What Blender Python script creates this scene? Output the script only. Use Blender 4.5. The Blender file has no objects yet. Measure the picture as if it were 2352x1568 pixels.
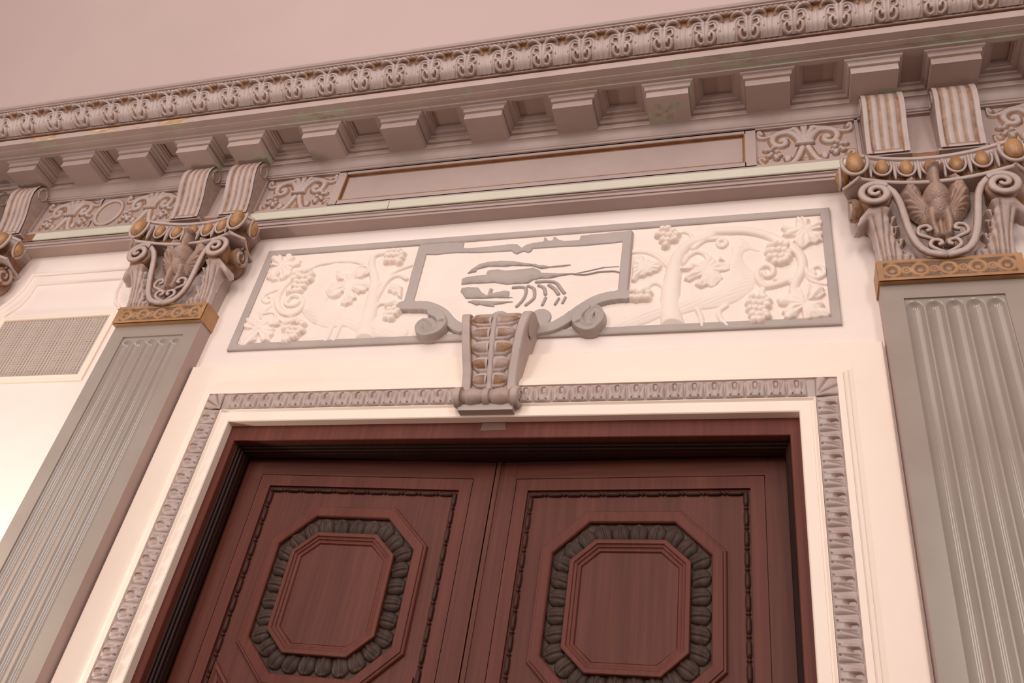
import bpy, math, random
import numpy as np
from mathutils import Vector, Matrix

random.seed(7); RNG = np.random.default_rng(7)
PI = math.pi
sc = bpy.context.scene
COL = sc.collection

# ------------------------------------------------------------------ camera, world, lamps, exposure
def setup():
    F = 2015.3
    yaw, pitch, roll = -0.35618920, 0.65116796, 0.17987424
    f = Vector((math.sin(yaw)*math.cos(pitch), math.cos(yaw)*math.cos(pitch), math.sin(pitch)))
    r = Vector((math.cos(yaw), -math.sin(yaw), 0)); u = r.cross(f)
    c, s = math.cos(roll), math.sin(roll)
    r2 = c*r + s*u; u2 = -s*r + c*u
    cam = bpy.data.cameras.new('camera'); co = bpy.data.objects.new('camera', cam); COL.objects.link(co)
    M = Matrix((r2, u2, -f)).transposed().to_4x4(); M.translation = Vector((1.155, -3.0, 1.6))
    co.matrix_world = M
    cam.sensor_fit = 'HORIZONTAL'; cam.sensor_width = 22.3; cam.lens = F/2352*22.3
    cam.clip_start = .05; cam.clip_end = 100
    sc.camera = co
    w = bpy.data.worlds.new('room_light'); sc.world = w; w.use_nodes = True
    bg = w.node_tree.nodes['Background']; bg.inputs[0].default_value = (1.0, .94, .915, 1); bg.inputs[1].default_value = WORLD
    def area(name, loc, aim, sx, sy, power, col):
        l = bpy.data.lights.new(name, 'AREA'); l.shape = 'RECTANGLE'; l.size = sx; l.size_y = sy; l.energy = power; l.color = col
        o = bpy.data.objects.new(name, l); COL.objects.link(o); o.location = loc
        o.rotation_euler = (Vector(aim)-Vector(loc)).to_track_quat('-Z', 'Y').to_euler(); return o
    for i, x in enumerate((-4.2, 0.2, 4.6)):                 # the tall windows of the wall opposite
        area('window_daylight', (x, -9.5, 5.9), (x*.3, 0, 3.8), 1.5, 5.2, WINDOW, (1, .94, .91))
    area('overhead_fill_light', (-.8, -4.6, 8.3), (0, 0, 3.2), 5.0, 2.6, TOP_FILL, (1, .92, .88))  # added soft light from above, standing in for bounce off the ceiling
    l = bpy.data.lights.new('wall_sconce', 'POINT'); l.energy = SCONCE; l.shadow_soft_size = .12; l.color = (1, .90, .80)
    o = bpy.data.objects.new('wall_sconce', l); COL.objects.link(o); o.location = (-2.75, -.55, 2.25)
    vs = sc.view_settings; vs.view_transform = 'Standard'; vs.look = 'None'; vs.gamma = 1; vs.exposure = EXPO
    try: vs.use_curve_mapping = False
    except Exception: pass
WORLD, WINDOW, TOP_FILL, SCONCE, EXPO = .70, 228, 105, 76, -.14
setup()

# ------------------------------------------------------------------ materials
def lin(c):
    return tuple(((v/255)/12.92 if v/255 <= .04045 else ((v/255+.055)/1.055)**2.4) for v in c) + (1,)
def new_mat(name):
    m = bpy.data.materials.new(name); m.use_nodes = True
    nt = m.node_tree; b = nt.nodes['Principled BSDF']
    return m, nt, b
def noise(nt, scale, detail=4, vec=None, rough=.55):
    n = nt.nodes.new('ShaderNodeTexNoise'); n.inputs['Scale'].default_value = scale; n.inputs['Detail'].default_value = detail
    n.inputs['Roughness'].default_value = rough
    if vec is not None: nt.links.new(vec, n.inputs['Vector'])
    return n.outputs['Fac']
def coord(nt, sx=1, sy=1, sz=1, rx=0):
    g = nt.nodes.new('ShaderNodeNewGeometry'); mp = nt.nodes.new('ShaderNodeMapping')
    mp.inputs['Scale'].default_value = (sx, sy, sz)
    nt.links.new(g.outputs['Position'], mp.inputs['Vector']); return mp.outputs['Vector']
def ramp(nt, fac, stops):
    r = nt.nodes.new('ShaderNodeValToRGB'); e = r.color_ramp.elements
    while len(e) < len(stops): e.new(.5)
    for el, (p, c) in zip(e, stops): el.position = p; el.color = c if len(c) == 4 else lin(c)
    nt.links.new(fac, r.inputs['Fac']); return r.outputs['Color']
def mix(nt, fac, a, b):
    n = nt.nodes.new('ShaderNodeMix'); n.data_type = 'RGBA'
    if isinstance(fac, (int, float)): n.inputs[0].default_value = fac
    else: nt.links.new(fac, n.inputs[0])
    for v, i in ((a, 6), (b, 7)):
        if isinstance(v, tuple): n.inputs[i].default_value = v if len(v) == 4 else lin(v)
        else: nt.links.new(v, n.inputs[i])
    return n.outputs[2]
def bump(nt, b, h, strength=.2, dist=.002):
    n = nt.nodes.new('ShaderNodeBump'); n.inputs['Strength'].default_value = strength; n.inputs['Distance'].default_value = dist
    nt.links.new(h, n.inputs['Height']); nt.links.new(n.outputs[0], b.inputs['Normal'])
def maprange(nt, v, a, b, c=0, d=1):
    n = nt.nodes.new('ShaderNodeMapRange'); nt.links.new(v, n.inputs[0])
    for i, x in zip((1, 2, 3, 4), (a, b, c, d)): n.inputs[i].default_value = x
    return n.outputs[0]
def mathn(nt, op, a, b):
    n = nt.nodes.new('ShaderNodeMath'); n.operation = op
    for i, v in enumerate((a, b)):
        if isinstance(v, (int, float)): n.inputs[i].default_value = v
        else: nt.links.new(v, n.inputs[i])
    return n.outputs[0]

def paint(name, c1, c2, rough=.5, scale=3.0, spec=.5, bumpy=.06):
    m, nt, b = new_mat(name)
    f = noise(nt, scale, 5, coord(nt))
    nt.links.new(ramp(nt, f, ((.35, c1), (.65, c2))), b.inputs['Base Color'])
    b.inputs['Roughness'].default_value = rough; b.inputs['Specular IOR Level'].default_value = spec
    bump(nt, b, noise(nt, 60, 3, coord(nt)), bumpy, .002)
    return m
def glazed(name, c1, c2, g1, g2, rough=.5):
    """paint with a bronze wash that the painter left on chosen areas (mesh attribute 'glaze')"""
    m, nt, b = new_mat(name)
    f = noise(nt, 9, 5, coord(nt)); base = ramp(nt, f, ((.35, c1), (.65, c2)))
    gl = ramp(nt, noise(nt, 25, 4, coord(nt)), ((.35, g1), (.7, g2)))
    at = nt.nodes.new('ShaderNodeAttribute'); at.attribute_name = 'glaze'
    k = mathn(nt, 'ADD', at.outputs['Fac'], mathn(nt, 'MULTIPLY', mathn(nt, 'SUBTRACT', noise(nt, 40, 3, coord(nt)), .5), .5))
    k = mathn(nt, 'MULTIPLY', k, maprange(nt, at.outputs['Fac'], 0, .2))
    n = nt.nodes.new('ShaderNodeClamp'); nt.links.new(k, n.inputs[0])
    nt.links.new(mix(nt, n.outputs[0], base, gl), b.inputs['Base Color'])
    b.inputs['Roughness'].default_value = rough
    bump(nt, b, noise(nt, 90, 3, coord(nt)), .08, .002)
    return m
def peeling(name, base1, base2, chip_cols, lo, hi, sx=1, sz=1, xr=None):
    m, nt, b = new_mat(name)
    base = ramp(nt, noise(nt, 3, 5, coord(nt)), ((.35, base1), (.65, base2)))
    v = coord(nt, sx, 1, sz)
    chip = ramp(nt, noise(nt, 14, 5, v), tuple((.25+.5*i/max(1, len(chip_cols)-1), c) for i, c in enumerate(chip_cols)))
    f = maprange(nt, noise(nt, 5, 6, v, .65), lo, hi)
    if xr:
        g = nt.nodes.new('ShaderNodeNewGeometry'); s = nt.nodes.new('ShaderNodeSeparateXYZ'); nt.links.new(g.outputs['Position'], s.inputs[0])
        f = mathn(nt, 'MULTIPLY', f, mathn(nt, 'MULTIPLY', maprange(nt, s.outputs[0], xr[0], xr[0]+.05), maprange(nt, s.outputs[0], xr[1], xr[1]-.05)))
    nt.links.new(mix(nt, f, base, chip), b.inputs['Base Color']); b.inputs['Roughness'].default_value = .55
    bump(nt, b, f, .3, .001)
    return m
def wood(name, c1, c2, c3, rough=.44, horiz=False):
    m, nt, b = new_mat(name)
    v = coord(nt, 60, 60, 2.2) if not horiz else coord(nt, 2.2, 60, 60)
    v2 = coord(nt, 8, 8, .8) if not horiz else coord(nt, .8, 8, 8)
    f = mathn(nt, 'ADD', mathn(nt, 'MULTIPLY', noise(nt, 1, 5, v), .55), mathn(nt, 'MULTIPLY', noise(nt, 1, 4, v2), .45))
    nt.links.new(ramp(nt, f, ((.3, c1), (.5, c2), (.7, c3))), b.inputs['Base Color'])
    b.inputs['Roughness'].default_value = rough; b.inputs['Specular IOR Level'].default_value = .16
    bump(nt, b, noise(nt, 1, 4, v), .08, .001)
    return m
M = {}
M['cream'] = paint('cream_wall_paint', (240, 221, 210), (244, 226, 215), .6)
M['cream_warm'] = paint('warm_cream_paint', (245, 223, 205), (248, 227, 210), .45)
M['relief'] = paint('cream_relief_paint', (239, 219, 206), (243, 224, 211), .55, 6)
M['mauve'] = paint('mauve_paint', (165, 142, 134), (174, 151, 143), .5)
M['grey'] = paint('grey_mauve_band_paint', (170, 155, 148), (180, 164, 156), .55, 5, .4)
M['taupe'] = paint('taupe_gloss_paint', (156, 140, 129), (162, 147, 135), .16, 4, .5, .03)
M['glaze'] = glazed('mauve_paint_with_bronze_wash', (176, 154, 145), (187, 167, 159), (112, 74, 50), (164, 116, 74))
M['gold'] = glazed('bronze_gilding', (158, 113, 74), (178, 132, 90), (104, 80, 66), (126, 98, 78), .42)
M['bronze'] = paint('bronze_paint', (128, 86, 58), (150, 104, 70), .5, 12)
M['gilt'] = paint('gilt_egg_paint', (150, 106, 66), (180, 134, 90), .36, 20)
M['strip'] = paint('ivory_strip_plastic', (200, 191, 172), (207, 199, 181), .4, 2)
M['ceil'] = paint('rose_ceiling_paint', (182, 158, 151), (187, 163, 156), .7, 1)
M['peel'] = peeling('flaking_mauve_paint', (178, 155, 147), (186, 164, 155), ((150, 152, 138), (176, 172, 152), (150, 105, 92)), .55, .6)
M['fascia'] = peeling('flaking_fascia_paint', (176, 153, 145), (184, 161, 152), ((158, 116, 72), (182, 140, 92), (222, 206, 196)), .52, .55, .9, 2.5, (-3.35, -1.95))
M['fascia2'] = peeling('flaking_fascia_paint_green', (172, 150, 141), (182, 160, 150), ((160, 158, 142), (176, 172, 152), (150, 104, 90)), .56, .6, .45, 2)
M['wood'] = wood('dark_mahogany', (82, 42, 33), (95, 51, 40), (108, 60, 47))
M['woodh'] = wood('dark_mahogany_crosswise', (80, 41, 32), (92, 49, 39), (105, 58, 45), horiz=True)
M['wood_red'] = wood('red_mahogany', (88, 45, 35), (100, 52, 41), (112, 61, 48))
M['wood_dark'] = wood('darkened_mahogany_carving', (54, 40, 35), (70, 54, 47), (88, 68, 60), .45)
M['wood_stop_shaded'] = wood('mahogany_with_recess_shade', (34, 18, 14), (44, 24, 19), (54, 30, 24))  # darker copy of the mahogany: shade of the door-head recess put into the colour
M['wood_bead'] = wood('dark_mahogany_bead', (54, 31, 25), (66, 39, 31), (80, 49, 39))
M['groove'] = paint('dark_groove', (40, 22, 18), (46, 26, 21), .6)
M['floor'] = wood('oak_floor', (84, 58, 42), (100, 70, 51), (114, 82, 60))
def vent_mat():
    m, nt, b = new_mat('perforated_vent_metal')
    v = coord(nt, 90, 90, 130)
    c = nt.nodes.new('ShaderNodeTexVoronoi'); c.inputs['Scale'].default_value = 1; c.inputs['Randomness'].default_value = .05
    nt.links.new(v, c.inputs['Vector'])
    nt.links.new(ramp(nt, c.outputs['Distance'], ((.30, (96, 80, 72)), (.42, (188, 168, 154)))), b.inputs['Base Color'])
    b.inputs['Roughness'].default_value = .5; return m
M['vent'] = vent_mat()
def tape_mat():
    m, nt, b = new_mat('clear_tape'); b.inputs['Base Color'].default_value = lin((150, 120, 110)); b.inputs['Roughness'].default_value = .15
    b.inputs['Alpha'].default_value = .4; return m
M['tape'] = tape_mat()

# ------------------------------------------------------------------ object helpers
WLOC = {}
def props(o, label=None, cat=None, group=None, kind=None):
    if label: o['label'] = label
    if cat: o['category'] = cat
    if group: o['group'] = group
    if kind: o['kind'] = kind
    return o
def thing(name, loc, label=None, cat=None, group=None, kind=None, parent=None):
    o = bpy.data.objects.new(name, None); COL.objects.link(o); o.empty_display_size = .05
    if parent: o.parent = parent; o.location = Vector(loc)-WLOC[parent.name]
    else: o.location = loc
    WLOC[o.name] = Vector(loc); return props(o, label, cat, group, kind)
def mesh(name, V, Fs, mat, parent=None, smooth=False, glaze=None, local=False, label=None):
    me = bpy.data.meshes.new(name)
    V = np.asarray(V, float)
    p = WLOC[parent.name] if (parent is not None and not local) else Vector((0, 0, 0))
    V = V - np.array(p)
    me.from_pydata(V.tolist(), [], [tuple(int(i) for i in f) for f in Fs])
    me.validate()
    if smooth: me.polygons.foreach_set('use_smooth', [True]*len(me.polygons))
    if glaze is not None and len(glaze) == len(me.vertices):
        a = me.attributes.new('glaze', 'FLOAT', 'POINT'); a.data.foreach_set('value', np.asarray(glaze, np.float32))
    me.materials.append(M[mat] if isinstance(mat, str) else mat); me.update()
    o = bpy.data.objects.new(name, me); COL.objects.link(o)
    if parent is not None: o.parent = parent
    WLOC[o.name] = p if parent is not None else Vector((0, 0, 0))
    if label: o['label'] = label
    return o
def crisp(o, ang=.6):
    import bmesh
    b = bmesh.new(); b.from_mesh(o.data); bmesh.ops.recalc_face_normals(b, faces=b.faces[:])
    for e in b.edges:
        if len(e.link_faces) == 2 and e.calc_face_angle(0) > ang: e.smooth = False
    b.to_mesh(o.data); b.free(); return o
def fixn(o):
    import bmesh
    b = bmesh.new(); b.from_mesh(o.data); bmesh.ops.recalc_face_normals(b, faces=b.faces[:]); b.to_mesh(o.data); b.free(); return o
def clone(o, parent=None):
    c = o.copy(); COL.objects.link(c)
    if parent is not None: c.parent = parent
    for ch in [x for x in COL.objects if x.parent is o]: clone(ch, c)
    return c
CH = {}
def clone_tree(o, loc):
    kids = {}
    for x in COL.objects:
        if x.parent is not None: kids.setdefault(x.parent.name, []).append(x)
    def rec(a, par):
        c = a.copy(); COL.objects.link(c)
        if par is not None: c.parent = par
        for k in kids.get(a.name, []): rec(k, c)
        return c
    r = rec(o, None); r.location = loc; return r

class MB:
    def __init__(s): s.V = []; s.F = []; s.G = []
    def add(s, V, F, g=0.0):
        n = len(s.V); V = [tuple(v) for v in V]; s.V += V; s.F += [tuple(i+n for i in f) for f in F]
        s.G += list(g) if hasattr(g, '__len__') else [g]*len(V); return s
    def box(s, x0, x1, d0, d1, z0, z1, g=0.0):
        V = [(x, -d, z) for z in (z0, z1) for d in (d0, d1) for x in (x0, x1)]
        return s.add(V, [(0, 1, 3, 2), (4, 6, 7, 5), (0, 4, 5, 1), (2, 3, 7, 6), (0, 2, 6, 4), (1, 5, 7, 3)], g)
    def make(s, name, mat, parent=None, smooth=False, local=False, glaze=False, label=None):
        o = mesh(name, s.V, s.F, mat, parent, smooth, s.G if glaze else None, local, label); return fixn(o)
def extr_x(prof, x0, x1, closed=False, cap=False):
    """profile of (d,z) points run along x"""
    n = len(prof); V = [(x0, -d, z) for d, z in prof]+[(x1, -d, z) for d, z in prof]
    Fs = [(i, (i+1) % n, (i+1) % n+n, i+n) for i in range(n if closed else n-1)]
    if cap: Fs += [tuple(range(n)), tuple(range(2*n-1, n-1, -1))]
    return V, Fs
def offset_poly(P, o, closed=True):
    P = [np.array(p, float) for p in P]; n = len(P); out = []
    for i in range(n):
        a = P[i-1] if (closed or i) else None; b = P[(i+1) % n] if (closed or i < n-1) else None
        ns = []
        for s, e in ((a, P[i]), (P[i], b)):
            if s is None or e is None: continue
            t = e-s; t /= np.linalg.norm(t); ns.append(np.array((-t[1], t[0])))
        if len(ns) == 1: out.append(P[i]+ns[0]*o)
        else:
            m = ns[0]+ns[1]; m /= np.linalg.norm(m); out.append(P[i]+m*o/max(.2, m@ns[0]))
    return out
def frame(P, prof, closed=True):
    """mitred moulding: path P in the wall plane (x,z), prof of (offset to the left of travel, depth)"""
    V = []; n = len(P)
    for o, d in prof: V += [(q[0], -d, q[1]) for q in offset_poly(P, o, closed)]
    Fs = []
    for j in range(len(prof)-1):
        for i in range(n if closed else n-1):
            k = (i+1) % n; Fs.append((j*n+i, j*n+k, (j+1)*n+k, (j+1)*n+i))
    return V, Fs
def lathe_x(prof, c, n=20):
    """profile of (x, r) turned round an axis along x through c=(d,z)"""
    V = []; m = len(prof)
    for x, r in prof:
        for k in range(n):
            a = 2*PI*k/n; V.append((x, -(c[0]+r*math.cos(a)), c[1]+r*math.sin(a)))
    Fs = [(j*n+k, j*n+(k+1) % n, (j+1)*n+(k+1) % n, (j+1)*n+k) for j in range(m-1) for k in range(n)]
    Fs += [tuple(range(n)), tuple(range((m-1)*n, m*n))]
    return V, Fs
def ellipsoid(c, r, nu=12, nv=8):
    V = []; Fs = []
    for j in range(nv+1):
        t = PI*j/nv
        for i in range(nu):
            a = 2*PI*i/nu; V.append((c[0]+r[0]*math.sin(t)*math.cos(a), c[1]+r[1]*math.sin(t)*math.sin(a), c[2]+r[2]*math.cos(t)))
    for j in range(nv):
        for i in range(nu): Fs.append((j*nu+i, j*nu+(i+1) % nu, (j+1)*nu+(i+1) % nu, (j+1)*nu+i))
    return V, Fs
def cat_rom(P, k=6, closed=False):
    P = [np.array(p, float) for p in P]; n = len(P); out = []
    for i in range(n if closed else n-1):
        if closed: p0, p1, p2, p3 = P[i-1], P[i], P[(i+1) % n], P[(i+2) % n]
        else: p0, p1, p2, p3 = P[max(i-1, 0)], P[i], P[i+1], P[min(i+2, n-1)]
        for j in range(k):
            t = j/k; out.append(.5*((2*p1)+(-p0+p2)*t+(2*p0-5*p1+4*p2-p3)*t*t+(-p0+3*p1-3*p2+p3)*t**3))
    if not closed: out.append(P[-1])
    return np.array(out)
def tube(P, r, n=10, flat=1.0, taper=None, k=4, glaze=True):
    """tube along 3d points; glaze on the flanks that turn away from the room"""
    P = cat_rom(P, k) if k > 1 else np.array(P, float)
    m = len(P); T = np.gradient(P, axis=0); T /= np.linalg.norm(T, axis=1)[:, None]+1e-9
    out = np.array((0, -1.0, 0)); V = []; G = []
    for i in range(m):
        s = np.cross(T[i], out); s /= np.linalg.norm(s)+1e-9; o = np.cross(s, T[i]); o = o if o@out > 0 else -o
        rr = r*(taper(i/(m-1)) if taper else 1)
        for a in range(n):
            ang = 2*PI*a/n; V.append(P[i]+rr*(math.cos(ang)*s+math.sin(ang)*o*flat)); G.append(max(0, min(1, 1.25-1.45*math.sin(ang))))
    Fs = [(i*n+a, i*n+(a+1) % n, (i+1)*n+(a+1) % n, (i+1)*n+a) for i in range(m-1) for a in range(n)]
    Fs += [tuple(range(n)), tuple(range((m-1)*n, m*n))]
    return V, Fs, G

# ------------------------------------------------------------------ carved relief
def seg_d(U, Vv, P, taper=None):
    """distance to a polyline and position 0..1 along it"""
    P = np.asarray(P, float); L = np.r_[0, np.cumsum(np.linalg.norm(np.diff(P, axis=0), axis=1))]; L /= L[-1]+1e-9
    D = np.full(U.shape, 9.0); T = np.zeros(U.shape)
    for i in range(len(P)-1):
        a, b = P[i], P[i+1]; ab = b-a; l2 = ab@ab+1e-12
        t = np.clip(((U-a[0])*ab[0]+(Vv-a[1])*ab[1])/l2, 0, 1)
        d = np.hypot(U-a[0]-t*ab[0], Vv-a[1]-t*ab[1]); k = d < D
        D = np.where(k, d, D); T = np.where(k, L[i]+t*(L[i+1]-L[i]), T)
    return D, T
def poly_d(U, Vv, P):
    """signed distance to a polygon, positive inside"""
    P = np.asarray(P, float); n = len(P); D = np.full(U.shape, 9.0); ins = np.zeros(U.shape, bool)
    for i in range(n):
        a, b = P[i], P[(i+1) % n]; ab = b-a; t = np.clip(((U-a[0])*ab[0]+(Vv-a[1])*ab[1])/(ab@ab+1e-12), 0, 1)
        D = np.minimum(D, np.hypot(U-a[0]-t*ab[0], Vv-a[1]-t*ab[1]))
        c = ((a[1] > Vv) != (b[1] > Vv)); dy = b[1]-a[1]
        if abs(dy) > 1e-12: ins ^= c & (U < ab[0]*(Vv-a[1])/dy+a[0])
    return np.where(ins, D, -D)
def stroke(U, Vv, P, w, H, taper=None, k=5):
    """rounded raised line"""
    Q = cat_rom(P, k) if k > 1 else P
    D, T = seg_d(U, Vv, Q); ww = w*(taper(T) if taper else 1)
    return H*np.sqrt(np.clip(1-(D/ww)**2, 0, None)) + np.where(D < ww, 0, -.2*(D-ww))
def blob(U, Vv, c, rx, rz, H):
    q = ((U-c[0])/rx)**2+((Vv-c[1])/rz)**2
    return H*np.sqrt(np.clip(1-q, 0, None)) - np.where(q > 1, (np.sqrt(q)-1)*min(rx, rz)*.3, 0)
def edge(D, w): return np.clip(D/w, None, 1.0)
def relief(name, box, res, fn, mapf, mat, parent=None, smooth=True, local=False, label=None):
    u0, u1, v0, v1 = box; nu = max(2, int((u1-u0)/res)+1); nv = max(2, int((v1-v0)/res)+1)
    U, Vv = np.meshgrid(np.linspace(u0, u1, nu), np.linspace(v0, v1, nv))
    r = fn(U, Vv); H, G = r if isinstance(r, tuple) else (r, None)
    keep = H > 0; ck = keep[:-1, :-1] | keep[1:, :-1] | keep[:-1, 1:] | keep[1:, 1:]
    H = np.clip(H, -.002, None)
    idx = np.arange(nu*nv).reshape(nv, nu)
    Q = np.stack([idx[:-1, :-1], idx[:-1, 1:], idx[1:, 1:], idx[1:, :-1]], -1)[ck]
    used = np.unique(Q); re = np.full(nu*nv, -1); re[used] = np.arange(len(used))
    X, Y, Z = mapf(U, Vv, H); P = np.stack([X.ravel(), Y.ravel(), Z.ravel()], -1)[used]
    g = G.ravel()[used] if G is not None else None
    return mesh(name, P, re[Q], mat, parent, smooth, g, local, label)
def flat(d0): return lambda U, V, H: (U, -(d0+H), V)
def bbox(P, m=.02):
    P = np.asarray(P); return (P[:, 0].min()-m, P[:, 0].max()+m, P[:, 1].min()-m, P[:, 1].max()+m)
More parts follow.
